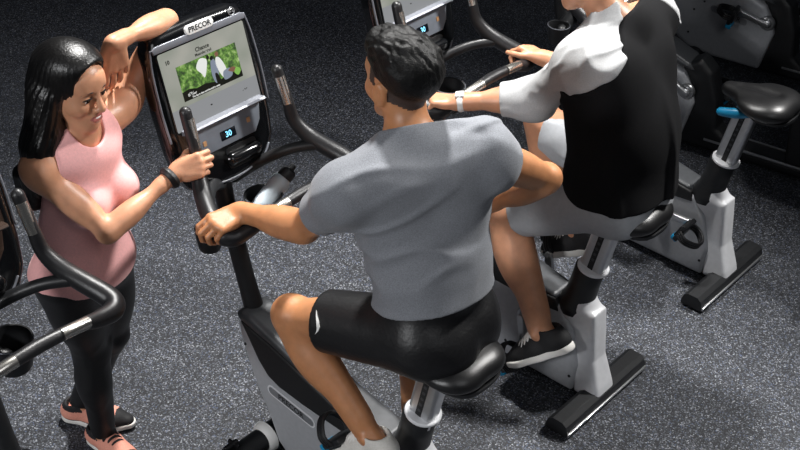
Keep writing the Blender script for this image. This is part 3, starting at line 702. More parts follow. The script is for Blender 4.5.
class Tor:
    def __init__(s, J, fem=False, sc=1.):
        s.P = (V3(J['hL']) + V3(J['hR'])) / 2; s.N = V3(J['nb']); s.L = np.linalg.norm(s.N - s.P); s.u = unit(s.N - s.P); s.J = J; s.fem = fem; s.sc = sc
        s.lc = orth(V3(J['sL']) - V3(J['sR']), s.u); s.fc = np.cross(s.lc, s.u); s.lp = orth(V3(J['hL']) - V3(J['hR']), s.u); s.fp = np.cross(s.lp, s.u)
        s.Ac = np.stack([s.fc, s.lc, s.u], 1); s.Ap = np.stack([s.fp, s.lp, s.u], 1); s.lm = orth(s.lc + s.lp, s.u); s.fm = np.cross(s.lm, s.u); s.Am = np.stack([s.fm, s.lm, s.u], 1)
    def at(s, t, f=0, l=0):
        A = s.Am if .25 < t < .5 else (s.Ac if t >= .5 else s.Ap); return s.P + s.u * s.L * t + A[:, 0] * f + A[:, 1] * l
    def add(s, g, inf=0., neck=True, curve=-.015, waist=0.):
        k = s.sc; J = s.J; m = V3(1, 1, 1)
        if s.fem:
            g.u(Ell(s.at(.68, curve * .3), V3(.092, .128, .15) * k + inf, s.Ac), .03).u(Ell(s.at(.38, curve), V3(.084, .112, .15) * k + inf + waist, s.Am), .05)
            g.u(Ell(s.at(.04), V3(.108, .158, .12) * k + inf, s.Ap), .05)
            for y in (1, -1): g.u(Ell(s.at(.66, .072 * k, y * .062 * k), V3(.052, .056, .058) * k + inf, s.Ac), .03).u(Ell(s.at(-.06, -.055, y * .065), V3(.075, .078, .085) * k + inf, s.Ap), .03)
            g.u(Cone(lerp(J['sL'], s.N, .12), lerp(J['sR'], s.N, .12), .045 * k + inf), .05)
        else:
            g.u(Ell(s.at(.66, .0), V3(.118, .160, .17) * k + inf, s.Ac), .03).u(Ell(s.at(.36, curve), V3(.108, .146, .17) * k + inf + waist, s.Am), .06)
            g.u(Ell(s.at(.02), V3(.120, .160, .12) * k + inf, s.Ap), .06)
            for y in (1, -1):
                g.u(Ell(s.at(.72, .062 * k, y * .075 * k), V3(.055, .078, .062) * k + inf, s.Ac), .04)
                g.u(Ell(s.at(.74, -.055 * k, y * .085 * k), V3(.06, .08, .12) * k + inf, s.Ac), .04)
                g.u(Ell(s.at(-.08, -.055, y * .07), V3(.085, .085, .09) * k + inf, s.Ap), .04)
            g.u(Cone(J['sL'], J['sR'], .058 * k + inf), .06)
        for q in ('sL', 'sR'): g.u(Cone(lerp(s.N, J['hd'], .12) - s.fc * .02, lerp(s.N, J[q], .75), (.040 if s.fem else .05) * k + inf, (.036 if s.fem else .046) * k + inf), .05)
    def neck(s, g, r=.052):
        g.u(Cone(s.N - s.u * .03 - s.fc * .005, lerp(s.N, s.J['hd'], .75) - s.fc * .006, r * 1.06, r), .03)

def opening(g, a, b, r1, r2): g.sub(Cone(a, b, r1, r2), .004)
def shoe(par, org, An, toe, up, ms, s=1., lace=True, drop=.092):
    """upper, sole and laces about an ankle"""
    f = unit(toe); u = orth(up, f); l = np.cross(u, f); o = V3(An) - u * drop * s - f * .012 * s; T = lambda x, y, z: o + f * x * s + l * y * s + u * z * s
    A = np.stack([f, l, u], 1); g = G()
    g.u(Cone(T(-.045, 0, .042), T(.05, 0, .044), .034 * s, .039 * s), .02).u(Cone(T(.05, 0, .040), T(.125, 0, .030), .040 * s, .041 * s), .03).u(Cone(T(.125, 0, .03), T(.178, .004, .026), .041 * s, .028 * s, u, 1.15), .03)
    g.u(Cone(T(-.030, 0, .055), T(-.022, 0, .100), .038 * s, .040 * s), .03).u(Cone(T(.0, 0, .08), T(.09, 0, .052), .033 * s, .026 * s), .03)
    g.sub(Cone(T(-.018, 0, .088), T(-.016, 0, .14), .033 * s, .037 * s), .006); g.cut(Plane(T(0, 0, .108), u - f * .25), .006); g.cut(Plane(T(0, 0, .014), -u))
    fn = None
    if ms.get('trim'):
        def fn(c):
            q2 = (c - o) @ A / s; t = (q2[:, 0] > .155 - .2 * q2[:, 2]) | ((q2[:, 2] > .075) & (q2[:, 0] < .02)) | (q2[:, 2] < .030); return t.astype(int)
    U = link('shoe', sdf_mesh(g, [ms['up']] + ([ms['trim']] if ms.get('trim') else []), .004, org, fn), par); U['label'] = ms['label']
    g = G().u(Cone(T(-.045, 0, .014), T(.05, 0, .014), .036 * s, .040 * s), .03).u(Cone(T(.05, 0, .014), T(.13, .002, .014), .040 * s, .045 * s), .03).u(Cone(T(.13, .002, .014), T(.182, .004, .018), .045 * s, .030 * s), .03)
    g.cut(Plane(T(0, 0, .027), u), .004).cut(Plane(T(0, 0, .0), -u), .006); link('sole', sdf_mesh(g, ms['sole'], .004, org), U)
    if lace:
        b = MB(); go = V3(org)
        for i, x in enumerate((.028, .045, .062, .079, .096, .112)):
            zt = .128 - x * .52; w = .030
            b.tube([T(x, -w, zt - .022) - go, T(x + .004, -w * .6, zt - .003) - go, T(x + .006, 0, zt + .002) - go, T(x + .008, w * .6, zt - .003) - go, T(x + .014, w, zt - .022) - go], .0058 * s, 0, 8, 3, squash=.7)
        b.tube([T(.03, 0, .104) - go, T(.028, .022, .112) - go, T(.012, .03, .10) - go, T(.026, .006, .106) - go], .0035 * s, 0, 8, 4).tube([T(.03, 0, .104) - go, T(.03, -.022, .110) - go, T(.05, -.034, .09) - go], .0035 * s, 0, 8, 4)
        b.build('laces', ms.get('lace', M['lace']), U)
    return U
def foot(g, An, toe, up, s=1., drop=.075):
    f = unit(toe); u = orth(up, f); An = V3(An)
    g.u(Cone(An - u * .035 - f * .02, An - u * .045 * s + f * .06, .032 * s, .028 * s), .03).u(Cone(An - u * .045 + f * .06, An - u * .052 + f * .14, .026 * s, .020 * s), .02)
def ring(par, name, c, ax, R, r, m, org, flat=2.2, label=None):
    o = MB().torus(V3(c) - V3(org), ax, R, r, 0, 32, 10, flat).build(name, m, par)
    if label: o['label'] = label
    return o
def eyes(par, org, c, A, s, look=(1, 0, 0), brow=M['hair'], lid=.5):
    T = lambda x, y, z: c + A @ (V3(x, y, z) * s) - V3(org)
    for y in (1, -1):
        b = MB(); e = T(.0762, y * .031, .0040); k = .0125 * s
        b.lathe(e, A[:, 0], [(k * math.cos(a), k * math.sin(a)) for a in np.linspace(.05, 1.5, 8)], 0, 20)
        lk = unit(A @ V3(look)); b.lathe(e, lk, [(k * 1.03 * math.cos(a), k * 1.03 * math.sin(a)) for a in np.linspace(.03, .62, 5)], 1, 16)
        b.build('eye', [M['eye'], M['iris']], par)
        b = MB().tube([T(.083, y * .014, .0055), T(.0905, y * .024, .0105), T(.0900, y * .034, .0110), T(.080, y * .046, .0055)], [.0012 * s, .0024 * s, .0026 * s, .0016 * s], 0, 8, 5); b.build('eyelashes', brow, par)
        b = MB().tube([T(.0915, y * .013, .0265), T(.0925, y * .024, .0305), T(.087, y * .038, .0300), T(.076, y * .049, .0235)], [.0016 * s, .0026 * s, .0022 * s, .001 * s], 0, 8, 5, squash=.8); b.build('eyebrow', brow, par)
def lips_fn(c, A, s, extra=None):
    def fn(X):
        q2 = (X - c) @ A / s; m = np.zeros(len(X), int)
        m[(q2[:, 0] > .082) & (np.abs(q2[:, 1]) < .024) & (((q2[:, 2] + .0602) / .0125) ** 2 + (q2[:, 1] / .0245) ** 2 < 1)] = 1
        if extra is not None: m[extra(q2)] = 2
        return m
    return fn
def zones(fn_head):
    return fn_head

# ---- the man in the grey T-shirt, seen from behind
J = {k: W('A', v) for k, v in dict(hL=(-.335, .072, .935), hR=(-.312, -.113, .925), kL=(.104, .152, .812), kR=(-.03, -.28, .66), aL=(-.228, .148, .528), aR=(-.165, -.155, .225),
     nb=(-.193, -.006, 1.484), sL=(-.161, .201, 1.415), sR=(-.355, -.125, 1.468), hd=(-.135, -.033, 1.643), eL=(.029, .175, 1.189), eR=(-.418, -.363, 1.312), wL=(.250, .205, 1.150), wR=(-.225, -.338, 1.135)).items()}
baseA = W('A', (-.33, 0, 0)); pa = thing('person', 'man seen from behind in grey T-shirt and black shorts, seated with one elbow out', 'person', baseA)
t = Tor(J, False, 1.06); g = G(); t.add(g); t.neck(g, .058)
hc, hA = HF(J['hd'] + V3(0, 0, .0), (-.70, .72, -.05), (-.10, .05, 1)); hs = 1.06; head(g, hc, hA, hs)
arm(g, J['sL'], J['eL'], J['wL'], 1.08); arm(g, J['sR'], J['eR'], J['wR'], 1.08)
leg(g, J['hL'], J['kL'], J['aL'], 1.04, ss=1.13); leg(g, J['hR'], J['kR'], J['aR'], 1.04, ss=1.1)
hand(g, J['wL'], D((.22, .95, -.10)), D((.22, -.10, -1)), 1, thumb='under', s=1.04, spread=.04, percurl=((30, 58, 40), (36, 62, 40), (42, 62, 40), (48, 60, 40)))
hand(g, J['wR'], D((.10, .75, -.40)), D((.1, .75, .55)), -1, curl=(15, 20, 15), s=1.02)
ftA = D((.90, .02, -.42)); upA = D((.42, 0, .9)); foot(g, J['aL'], ftA, upA); ftA2 = D((.93, -.03, -.34)); foot(g, J['aR'], ftA2, D((.34, 0, .94)))
def crop(q2): return (q2[:, 2] > .0 + .45 * (q2[:, 0] - .02)) & (q2[:, 2] > -.062 + .2 * q2[:, 0]) & (q2[:, 0] < .052 - .15 * q2[:, 2]) & ~((np.abs(q2[:, 1]) > .071) & (q2[:, 2] < .03) & (q2[:, 0] > -.03)) 
body = link('body', sdf_mesh(g, [M['skinA'], M['lipA'], M['fade']], .0042, baseA, lips_fn(hc, hA, hs, crop)), pa)
eyes(pa, baseA, hc, hA, hs, (1, .1, -.1))
# hair: longer textured top, faded sides
def strand(c, A, amp, fx, fy, seed):
    def fn(P, Dd):
        q2 = (P - c) @ A; w = np.sin(q2[:, 1] * fy + 3 * np.sin(q2[:, 0] * 30 + seed) + q2[:, 2] * 40) + .7 * np.sin(q2[:, 1] * fy * .43 + q2[:, 0] * fx + 2 * np.sin(q2[:, 2] * 45))
        return amp * w
    return fn
def tuft(c, A, seed):
    def fn(P, Dd):
        q2 = (P - c) @ A; top = np.clip((q2[:, 2] - .03) / .06, 0, 1)
        w = wob(q2 * V3(.75, 1.25, .6), 165, seed) + .7 * wob(q2 * V3(.7, 1.3, .5), 300, seed + 7)
        return -(.0012 + .0042 * top) * w
    return fn
T_ = lambda x, y, z: hc + hA @ (V3(x, y, z) * hs)
g = G(tuft(hc, hA, 1)).u(Ell(T_(-.016, 0, .045), V3(.103, .079, .086) * hs, hA), .02).u(Ell(T_(.012, 0, .092), V3(.086, .068, .048) * hs, hA), .03).u(Ell(T_(-.05, 0, .06), V3(.066, .074, .075) * hs, hA), .03).u(Ell(T_(.062, 0, .098), V3(.032, .052, .030) * hs, hA), .02)
g.cut(Plane(T_(.04, 0, .046), -(hA @ V3(-.50, 0, 1))), .01)
link('hair', sdf_mesh(g, M['hairA'], .004, baseA, relax=1), pa)
# T-shirt
g = G(); t.add(g, .014, waist=.012, curve=-.022)
hem = t.at(.03); 
for q, e in (('sL', 'eL'), ('sR', 'eR')):
    g.u(Ell(lerp(J[q], J[e], .10), V3(.069, .069, .069)), .05); g.u(Cone(lerp(J[q], J[e], .08), lerp(J[q], J[e], .75), .066, .064), .04)
g.u(Ell(t.at(.10), V3(.152, .192, .12), t.Ap), .06)
fo = folds(.015, 14, 5, t.u + t.lc * .9, .4); fo2 = folds(.0065, 30, 9, t.lc - t.u * .3, .4)
g.disp = lambda P, Dd: fo(P, Dd) + fo2(P, Dd); g = G().u(g, .001)
for q, e in (('sL', 'eL'), ('sR', 'eR')):
    d = unit(J[e] - J[q]); L_ = np.linalg.norm(J[e] - J[q]); o = J[q] + d * L_ * (.60 if q == 'sL' else .29)
    class Cut:                                                    # the sleeve end only bites beyond the shoulder
        R = 1e3
        def __init__(s, o, d, S): s.o, s.d, s.S, s.c = o, d, S, o
        def ev(s, P):
            r = np.linalg.norm((P - s.S) - np.outer((P - s.S) @ s.d, s.d), axis=1); return np.maximum(-( (P - s.o) @ s.d), r - .105) * -1. if False else np.where(r < .12, (P - s.o) @ s.d, -.05)
    g.cut(Cut(o, d, J[q]), .003); g.sub(Cone(o - d * .05, o + d * .05, .050, .0585), .004)
g.cut(Plane(t.at(.0) + t.u * .100, -(t.u + t.fp * .06 - t.lp * .10)), .003); g.sub(Cone(t.at(-.02), t.at(.20), .125, .10), .01)
nu = unit(J['hd'] - J['nb']); g.sub(Cone(t.N - nu * .03 + t.fc * .0, t.N + nu * .14, .060, .068), .006); g.cut(Plane(t.N + nu * .052 - t.fc * .02, nu + t.fc * .35), .004)
shirt = link('shirt', sdf_mesh(g, M['tee'], .0045, baseA), pa); shirt['label'] = 'heather grey T-shirt'
# shorts
def shorts(J, t, par, org, m, end, r0, r1, label, rise=.13, cut_up=.16, seed=3):
    f1 = folds(.011, 20, seed, J['kL'] - J['hL'], .4)
    g = G(f1).u(Ell(t.at(.20), V3(.135, .165, .10), t.Ap), .05).u(Ell(t.at(.0), V3(.142, .182, .125), t.Ap), .03)
    for y in (1, -1): g.u(Ell(t.at(-.08, -.055, y * .07), V3(.098, .098, .098), t.Ap), .04)
    for a, b_ in (('hL', 'kL'), ('hR', 'kR')):
        g.u(Cone(J[a], J[b_], r0, r1), .05)
    g = G().u(g, .001)
    class End:
        R = 1e3
        def __init__(s, o, d, S): s.o, s.d, s.S, s.c = o, d, S, o
        def ev(s, P):
            r = np.linalg.norm((P - s.S) - np.outer((P - s.S) @ s.d, s.d), axis=1); return np.where(r < .13, (P - s.o) @ s.d, -.05)
    for a, b_ in (('hL', 'kL'), ('hR', 'kR')):
        d = unit(J[b_] - J[a]); L_ = np.linalg.norm(J[b_] - J[a]); o = J[a] + d * L_ * end; rr = r0 + (r1 - r0) * end
        g.cut(End(o, d, J[a]), .004); g.sub(Cone(o - d * .05, o + d * .05, rr - .018, rr - .010), .005)
    g.cut(Plane(t.at(0) + t.u * cut_up, t.u), .004)
    o = link('shorts', sdf_mesh(g, m, .005, org), par); o['label'] = label; return o
sh = shorts(J, t, pa, baseA, M['shorts_black'], .71, .112, .086, 'black sports shorts', cut_up=.19)
# swoosh on the hem
kd = unit(J['kL'] - J['hL']); o = lerp(J['hL'], J['kL'], .63); sd = orth(D((-.1, 1, .55)), kd); up_ = np.cross(kd, sd)
sw = [(-.022, .006), (-.012, -.006), (-.004, -.009), (.006, -.006), (.030, .010), (.004, .001), (-.006, -.001), (-.013, .000)]
from mathutils.bvhtree import BVHTree
bv = BVHTree.FromPolygons([v.co for v in sh.data.vertices], [tuple(p.vertices) for p in sh.data.polygons])
def swf(x, y, c):
    q0 = o + kd * y - baseA; w = unit(sd * math.cos(x / .09) + up_ * math.sin(x / .09)); h = bv.ray_cast(Vector(q0 + w * .2), Vector(-w))[0]
    return (np.array(h) if h is not None else q0 + w * .09) + w * c
def dense(L_, n=4): return [tuple(lerp(L_[i], L_[(i + 1) % len(L_)], j / n)) for i in range(len(L_)) for j in range(n)]
b = MB(); b.prism(dense([(x * 1.25, y * 1.25) for x, y in sw]), lambda a, y, c: swf(a, y, c), .0005, .0035, 0)
b.build('tick_mark', M['white'], sh, 0)
shoe(pa, baseA, J['aL'], ftA, upA, dict(up=M['shoe_white'], sole=M['sole'], label='off-white sports shoe'), 1.0); shoe(pa, baseA, J['aR'], ftA2, D((.34, 0, .94)), dict(up=M['shoe_white'], sole=M['sole'], label='off-white sports shoe'), 1.0)

# ---- the man in the black shirt with pale sleeves
J = {k: W('B', v) for k, v in dict(hL=(-.355, .085, .935), hR=(-.345, -.105, .931), kL=(.027, .075, .680), kR=(.095, -.18, .945), aL=(-.226, .150, .315), aR=(-.135, -.16, .575),
     nb=(-.225, -.045, 1.470), sL=(-.235, .135, 1.413), sR=(-.225, -.285, 1.43), hd=(-.11, -.01, 1.635), eL=(-.041, .085, 1.190), eR=(-.09, -.275, 1.150), wL=(.178, .224, 1.142), wR=(.169, -.259, 1.136)).items()}
baseB = W('B', (-.33, 0, 0)); pb = thing('person', 'man in black shirt with pale sleeves and grey shorts, both hands on the handlebar', 'person', baseB)
t = Tor(J, False, 1.12); g = G(); t.add(g); t.neck(g, .056)
hc, hA = HF(J['hd'], (-.85, .45, -.25), (-.25, .1, 1)); hs = 1.03; head(g, hc, hA, hs)
arm(g, J['sL'], J['eL'], J['wL'], 1.08); arm(g, J['sR'], J['eR'], J['wR'], 1.08)
leg(g, J['hL'], J['kL'], J['aL'], 1.08, ss=1.30); leg(g, J['hR'], J['kR'], J['aR'], 1.08, ss=1.2)
hand(g, J['wL'], D((.75, .38, -.05)), D((-.05, 0, -1)), 1, thumb='under', s=1.0, spread=.04, percurl=((40, 60, 30), (45, 62, 30), (48, 62, 30), (50, 60, 30)))
hand(g, J['wR'], D((.85, -.10, .06)), D((-.05, .25, -1)), -1, thumb='side', s=1.0, spread=.04, percurl=((38, 60, 30), (42, 60, 30), (45, 60, 30), (48, 60, 30)))
f1 = D((.76, .16, -.62)); u1 = D((.64, 0, .76)); f2 = D((.86, -.05, -.5)); u2_ = D((.5, 0, .86)); foot(g, J['aL'], f1, u1); foot(g, J['aR'], f2, u2_)
link('body', sdf_mesh(g, [M['skinB'], M['lipA'], M['fade']], .0042, baseB, lips_fn(hc, hA, hs, crop)), pb)
eyes(pb, baseB, hc, hA, hs)
T_ = lambda x, y, z: hc + hA @ (V3(x, y, z) * hs)
g = G(tuft(hc, hA, 2)).u(Ell(T_(-.016, 0, .045), V3(.103, .079, .086) * hs, hA), .02).u(Ell(T_(.012, 0, .088), V3(.086, .066, .046) * hs, hA), .03)
g.cut(Plane(T_(.04, 0, .036), -(hA @ V3(-.55, 0, 1))), .01); link('hair', sdf_mesh(g, M['hairA'], .0045, baseB, relax=1), pb)
fB = folds(.014, 13, 11, t.u + t.lc * .3, .4)
def top_solid():
    g = G(); t.add(g, .020, waist=.034, curve=-.03)
    for q, e in (('sL', 'eL'), ('sR', 'eR')): g.u(Ell(lerp(J[q], J[e], .08), V3(.078, .078, .078)), .05)
    g.u(Ell(t.at(.08), V3(.155, .20, .15), t.Ap), .06); return g
class Rag:                                                        # raglan seam: neck side to armpit
    R = 1e3
    def __init__(s, q, sg): 
        s.c = V3(J[q]); y = 1 if q == 'sL' else -1
        a = t.N + t.lc * y * (.110 if y > 0 else .25); bb = t.at(.62, 0, y * (.275 if y > 0 else .45)); dv = unit(bb - a); s.o = a; s.n = unit(np.cross(dv, t.fc)) * 1.; s.n = s.n * (1 if s.n @ (V3(J[q]) - t.at(.5)) > 0 else -1) * sg
    def ev(s, P): return -((P - s.o) @ s.n)
g = top_solid(); g.disp = fB; g = G().u(g, .001)
for q in ('sL', 'sR'): g.cut(Rag(q, -1), .004)
g.cut(Plane(t.at(.0) - t.u * .035, -(t.u + t.fp * .05)), .003); g.sub(Cone(t.at(-.20), t.at(-.04), .125, .10), .01)
nu = unit(J['hd'] - J['nb']); g.sub(Cone(t.N - nu * .03, t.N + nu * .14, .060, .068), .006); g.cut(Plane(t.N + nu * .025 - t.fc * .02, nu + t.fc * .35), .004)
s_ = link('shirt', sdf_mesh(g, M['shirt_black'], .005, baseB), pb); s_['label'] = 'black shirt body'
for q, e, w_ in (('sL', 'eL', 'wL'), ('sR', 'eR', 'wR')):
    d = unit(J[e] - J[q]); f3 = folds(.0085, 24, 4 if q == 'sL' else 8, np.cross(d, t.fc) + d * .4, .3); f4 = folds(.0035, 62, 6, np.cross(d, t.u), .35)
    d2 = unit(J[w_] - J[e]); g = G().u(top_solid(), .001).cut(Rag(q, 1), .010); g.u(Cone(lerp(J[q], J[e], .30), J[e], .064, .064), .03); g.u(Cone(J[e], J[e] + d2 * .15, .066, .055), .04)
    g.disp = lambda P, Dd, f3=f3, f4=f4: f3(P, Dd) + f4(P, Dd); g = G().u(g, .001)
    g.cut(Plane(J[e] + d2 * .118, d2), .004); g.sub(Cone(J[e] + d2 * .06, J[e] + d2 * .16, .044, .046), .004); g.sub(Cone(t.N - nu * .03, t.N + nu * .14, .060, .068), .006)
    s_ = link('sleeve', sdf_mesh(g, M['sleeve'], .0045, baseB), pb); s_['label'] = 'pale grey raglan sleeve'
shorts(J, t, pb, baseB, M['shorts_grey'], .82, .112, .088, 'light grey sports shorts', seed=21)
shb = dict(up=M['shoe_black'], sole=M['sole'], label='black sports shoe with white laces')
shoe(pb, baseB, J['aL'], f1, u1, shb, 1.08); shoe(pb, baseB, J['aR'], f2, u2_, shb, 1.08)
wd = unit(J['wL'] - J['eL']); wc = lerp(J['eL'], J['wL'], .97)
wa = ring(pb, 'wristwatch', wc, wd, .0305, .0045, M['white'], baseB, 2.4, 'white wristwatch')
wn = orth(D((-.1, .1, 1)), wd); wl_ = np.cross(wn, wd)
MB().box(wc + wn * .033 - baseB, (.030, .030, .008), 0, np.stack([wd, wl_, wn], 1), .003).build('watch_case', M['white'], wa)

# ---- the woman leaning on the console
J = {k: V3(v) for k, v in dict(hR=(-1.019, 3.061, .861), hL=(-.928, 3.197, .851), kR=(-1.0, 3.16, .484), kL=(-.965, 3.275, .47), aR=(-1.0, 3.185, .095), aL=(-1.105, 3.325, .093), nb=(-.919, 3.096, 1.346),
     sR=(-1.041, 2.996, 1.307), sL=tuple(W('A', (.695, .275, 1.35))), hd=(-.938, 3.101, 1.515), eR=(-.84, 2.952, 1.126), wR=(-.676, 3.116, 1.165), eL=tuple(W('A', (.72, .06, 1.555))), wL=(-.842, 3.235, 1.592)).items()}
hn_ = unit(V3(-.13, .82, -.50)); htube = unit(W('A', (.462, .194, 1.275)) - W('A', (.405, .225, 1.165))); hdir = np.cross(htube, hn_); hdir = unit(hdir * (1 if hdir[0] > 0 else -1) + V3(0, 0, .22)); hn_ = orth(hn_, hdir)
J['wR'] = W('A', (.445, .202, 1.222)) - hdir * .068 - hn_ * .036
baseW = V3(-1.04, 3.24, 0); pw = thing('person', 'woman in pink tank top and black leggings, leaning on the lit console with her forearm', 'person', baseW)
t = Tor(J, True, 1.0); g = G(); t.add(g); t.neck(g, .044)
hc, hA = HF(J['hd'], (.87, -.46, -.10), (-.02, .03, 1)); hs = 1.0; head(g, hc, hA, hs, True)
arm(g, J['sL'], J['eL'], J['wL'], .80); arm(g, J['sR'], J['eR'], J['wR'], .78)
leg(g, J['hL'], J['kL'], J['aL'], .92); leg(g, J['hR'], J['kR'], J['aR'], .92)
hand(g, J['wR'], hdir, hn_, -1, thumb='grip', s=.94, spread=.03, percurl=((42, 58, 45), (48, 60, 45), (52, 60, 45), (55, 60, 45)))
hand(g, J['wL'], V3(.02, .02, -1), V3(-.55, .8, .0), 1, s=.95, spread=.13, thumb='side', percurl=((5, 18, 15), (12, 20, 18), (16, 24, 20), (22, 28, 20)))
fw_ = V3(.97, -.12, 0); fw2 = V3(.80, -.62, 0); foot(g, J['aL'], fw_, (0, 0, 1), .9); foot(g, J['aR'], fw2, (0, 0, 1), .9)
link('body', sdf_mesh(g, [M['skinW'], M['lipW']], .0034, baseW, lips_fn(hc, hA, hs)), pw)
Tm = lambda x, y, z: hc + hA @ (V3(x, y, z) * hs) - baseW
MB().tube([Tm(.0875, -.019, -.0572), Tm(.0925, -.010, -.0600), Tm(.0945, 0, -.0608), Tm(.0925, .010, -.0600), Tm(.0875, .019, -.0572)], [.0010, .0022, .0026, .0022, .0010], 0, 8, 5).build('teeth', M['sole'], pw)
eyes(pw, baseW, hc, hA, hs, (1, -.15, -.25))
T_ = lambda x, y, z: hc + hA @ (V3(x, y, z) * hs)
def long_strand(P, Dd):
    q2 = (P - hc) @ hA; an = np.arctan2(q2[:, 1], -q2[:, 0] - .0); lo = np.clip((.12 - q2[:, 2]) / .10, .3, 1); return lo * (.0013 * np.sin(an * 34 + 3 * np.sin(q2[:, 2] * 14)) + .0011 * np.sin(an * 83 + 4 * np.sin(q2[:, 2] * 9 + 1)))
g = G(long_strand)
cap = G().u(Ell(T_(-.020, 0, .042), V3(.108, .090, .094) * hs, hA), .02).u(Ell(T_(.01, 0, .085), V3(.08, .072, .05) * hs, hA), .03)
cap.sub(Cone(T_(.094, .004, .040), T_(.10, .0, -.14), .066 * hs, .080 * hs), .012); cap.sub(Cone(T_(.075, 0, -.06), T_(.02, 0, -.15), .070 * hs, .06 * hs), .012)
g.u(cap, .01)
dn = lambda a, v: hc + hA @ (V3(a) * hs) + V3(v)
bkW = -t.fc; lW = t.lc
for a, b1, c1, r1, r2, r3 in (((-.075, 0, -.02), .0, -.01, .070, .075, .045), ((-.055, .05, -.02), .045, .03, .045, .05, .028), ((-.05, -.055, -.02), -.085, -.085, .052, .062, .042), ((-.015, -.076, -.01), -.125, -.135, .028, .042, .028)):
    p0 = hc + hA @ (V3(a) * hs); p1 = t.N + bkW * .075 + lW * b1 + V3(0, 0, .005) + hA[:, 0] * (a[0] + .07) * .4; p2 = t.at(.60) + bkW * .095 + lW * c1 + hA[:, 0] * (a[0] + .07) * .3
    g.u(Cone(p0, p1, r1, r2), .03).u(Cone(p1, p2, r2, r3), .03)
rs = np.random.RandomState(4)
for i in range(11):
    a = -1.25 + 1.9 * i / 10.; y = -.13 * math.sin(a * .9 + .55) - .03; xb = -.095 + .075 * max(0, math.sin(-a)); q0 = t.at(.72) + bkW * (-xb) * 1.0 + lW * y; q0 = q0 + V3(0, 0, .04)
    q1 = q0 + V3(0, 0, -1) * (.13 + .05 * rs.rand()) + bkW * .015 + lW * (-.02 + .02 * rs.rand())
    g.u(Cone(q0, q1, .026, .007), .012)
link('hair', sdf_mesh(g, M['hair'], .0036, baseW, relax=1), pw)['label'] = 'long straight black hair'
# tank top
fW = folds(.007, 20, 31, t.u + t.lc * .5, .45)
g = G(fW); t.add(g, .009, waist=.014, curve=-.01); g.u(Ell(t.at(.06, -.006), V3(.114, .168, .12), t.Ap), .05).u(Ell(t.at(.91, .012), V3(.062, .115, .062), t.Ac), .03); g = G().u(g, .001)
for y in (1, -1):
    q = 'sL' if y > 0 else 'sR'; sp = V3(J[q]); ee = V3(J['eL' if y > 0 else 'eR'])
    g.sub(Cone(sp + t.lc * y * .035 - t.u * .035, sp + t.lc * y * .20 - t.u * .03, .066, .12), .006)
    g.cut(Plane(t.N + t.lc * y * .118, t.lc * y + t.u * .30), .004)
nu = unit(J['hd'] - J['nb']); g.sub(Cone(t.N + t.u * .035 + t.fc * .010, t.N + t.u * .15 + t.fc * .012, .050, .080), .006)
g.cut(Plane(t.at(.06) - t.u * .035, -(t.u)), .003); g.sub(Cone(t.at(-.10), t.at(.04), .13, .10), .01)
link('tank_top', sdf_mesh(g, M['pink'], .0042, baseW), pw)['label'] = 'pale pink sleeveless top'
g = G(folds(.0018, 45, 17, (0, 0, 1), .8)).u(Ell(t.at(.04), V3(.112, .162, .124), t.Ap), .05)
for y in (1, -1): g.u(Ell(t.at(-.06, -.055, y * .065), V3(.079, .082, .089), t.Ap), .03)
leg(g, J['hL'], J['kL'], J['aL'], .92, .009); leg(g, J['hR'], J['kR'], J['aR'], .92, .009)
g.cut(Plane((0, 0, .10), (0, 0, -1))); g.cut(Plane(t.at(.20), t.u)); link('leggings', sdf_mesh(g, M['legging'], .0042, baseW), pw)['label'] = 'black leggings'
shw = dict(up=M['coral'], trim=M['shoe_black'], sole=M['sole'], lace=M['shoe_black'], label='coral sports shoe with black toe and collar')
shoe(pw, baseW, J['aL'], fw_, (0, 0, 1), shw, .94); shoe(pw, baseW, J['aR'], fw2, (0, 0, 1), shw, .94)
wd = unit(J['wR'] - J['eR']); ring(pw, 'wristband', lerp(J['eR'], J['wR'], .93), wd, .027, .010, M['legging'], baseW, 1.3, 'black scrunchie on the wrist')
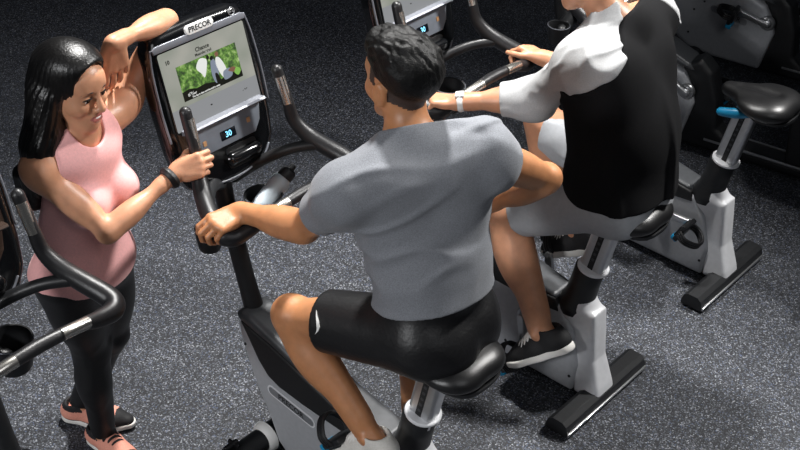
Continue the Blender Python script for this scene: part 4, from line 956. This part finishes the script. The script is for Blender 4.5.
# ------------------------------------------------------------------ floor, light, camera
def rubber_floor():
    m = bpy.data.materials.new('speckled rubber flooring'); m.use_nodes = True; nt = m.node_tree; b = nt.nodes['Principled BSDF']; L = nt.links.new
    N = lambda t: nt.nodes.new('ShaderNode' + t)
    tc = N('TexCoord'); v = N('TexVoronoi'); v.inputs['Scale'].default_value = 230; v2 = N('TexVoronoi'); v2.inputs['Scale'].default_value = 130
    n = N('TexNoise'); n.inputs['Scale'].default_value = 5; n.inputs['Detail'].default_value = 3
    for x in (v, v2, n): L(tc.outputs['Object'], x.inputs['Vector'])
    sp = N('SeparateColor'); L(v.outputs['Color'], sp.inputs['Color']); sp2 = N('SeparateColor'); L(v2.outputs['Color'], sp2.inputs['Color'])
    r = N('ValToRGB'); e = r.color_ramp.elements; r.color_ramp.interpolation = 'CONSTANT'
    cs = [(0, '#212226'), (.30, '#2a2b2f'), (.52, '#35373b'), (.68, '#43464c'), (.80, '#5d6068'), (.89, '#7c7f87'), (.94, '#4c566c'), (.975, '#979a9f')]
    while len(e) < len(cs): e.new(.5)
    for el, (p, c) in zip(e, cs): el.position = p; el.color = lin(c)
    L(sp.outputs['Red'], r.inputs['Fac'])
    r2 = N('ValToRGB'); r2.color_ramp.interpolation = 'CONSTANT'; e = r2.color_ramp.elements
    for el, (p, c) in zip(e, [(0, '#000000'), (.92, '#54565c')]): el.position = p; el.color = lin(c)
    L(sp2.outputs['Green'], r2.inputs['Fac'])
    mx = N('MixRGB'); mx.blend_type = 'LIGHTEN'; mx.inputs['Fac'].default_value = .8; L(r.outputs['Color'], mx.inputs[1]); L(r2.outputs['Color'], mx.inputs[2])
    L(mx.outputs['Color'], b.inputs['Base Color']); b.inputs['Roughness'].default_value = .55; b.inputs['Specular IOR Level'].default_value = .35
    bp = N('Bump'); bp.inputs['Strength'].default_value = .5; bp.inputs['Distance'].default_value = .003; L(sp.outputs['Green'], bp.inputs['Height']); L(bp.outputs['Normal'], b.inputs['Normal'])
    return m
fl_ = MB().box((0, 5.0, -.02), (14, 14, .04), 0).build('floor', rubber_floor(), None, 0); fl_['kind'] = 'structure'

def area(name, loc, tgt, size, power, col=(1, 1, 1), spread=180):
    l = bpy.data.lights.new(name, 'AREA'); l.shape = 'DISK'; l.size = size; l.energy = power; l.color = col; l.spread = math.radians(spread)
    o = bpy.data.objects.new(name, l); COL.objects.link(o); o.location = loc
    o.rotation_euler = (Vector(tgt) - Vector(loc)).to_track_quat('-Z', 'Y').to_euler(); return o
def spot(name, loc, tgt, ang, blend, power, rad=.15, col=(1, 1, 1)):
    l = bpy.data.lights.new(name, 'SPOT'); l.energy = power; l.spot_size = math.radians(ang); l.spot_blend = blend; l.shadow_soft_size = rad; l.color = col
    o = bpy.data.objects.new(name, l); COL.objects.link(o); o.location = loc
    o.rotation_euler = (Vector(tgt) - Vector(loc)).to_track_quat('-Z', 'Y').to_euler(); return o
spot('studio_key', (-.35, 4.9, 5.0), (-.35, 2.95, .3), 62, .75, 1650, .18, (1, .985, .96))
spot('studio_rim', (3.0, 4.7, 4.3), (-.1, 3.4, .8), 72, .8, 1000, .22, (1, .985, .96))
area('studio_fill', (1.6, -.4, 4.4), (.2, 3.5, .6), 2.4, 32, (.97, .98, 1))
spot('studio_side', (-5.2, -3.2, 4.6), (1.2, 4.8, .5), 54, .6, 1350, .6, (.97, .98, 1))
w = bpy.data.worlds.new('dark studio'); scene.world = w; w.use_nodes = True
w.node_tree.nodes['Background'].inputs['Color'].default_value = (.05, .055, .065, 1); w.node_tree.nodes['Background'].inputs['Strength'].default_value = .35

cam = bpy.data.cameras.new('camera'); co = bpy.data.objects.new('camera', cam); COL.objects.link(co); scene.camera = co
th = math.radians(35.1307); ro = math.radians(2.8675)
fw = V3(0, math.cos(th), -math.sin(th)); rt = V3(1, 0, 0); up = np.cross(rt, fw)
r2 = math.cos(ro) * rt + math.sin(ro) * up; u2 = -math.sin(ro) * rt + math.cos(ro) * up
mw = Matrix(((r2[0], u2[0], -fw[0], 0), (r2[1], u2[1], -fw[1], 0), (r2[2], u2[2], -fw[2], 3.2802), (0, 0, 0, 1)))
co.matrix_world = mw
cam.sensor_width = 36; cam.lens = 1267.06 / 800 * 36; cam.clip_start = .05
vs = scene.view_settings; vs.view_transform = 'Standard'; vs.look = 'None'; vs.gamma = 1; vs.use_curve_mapping = False; vs.exposure = 0
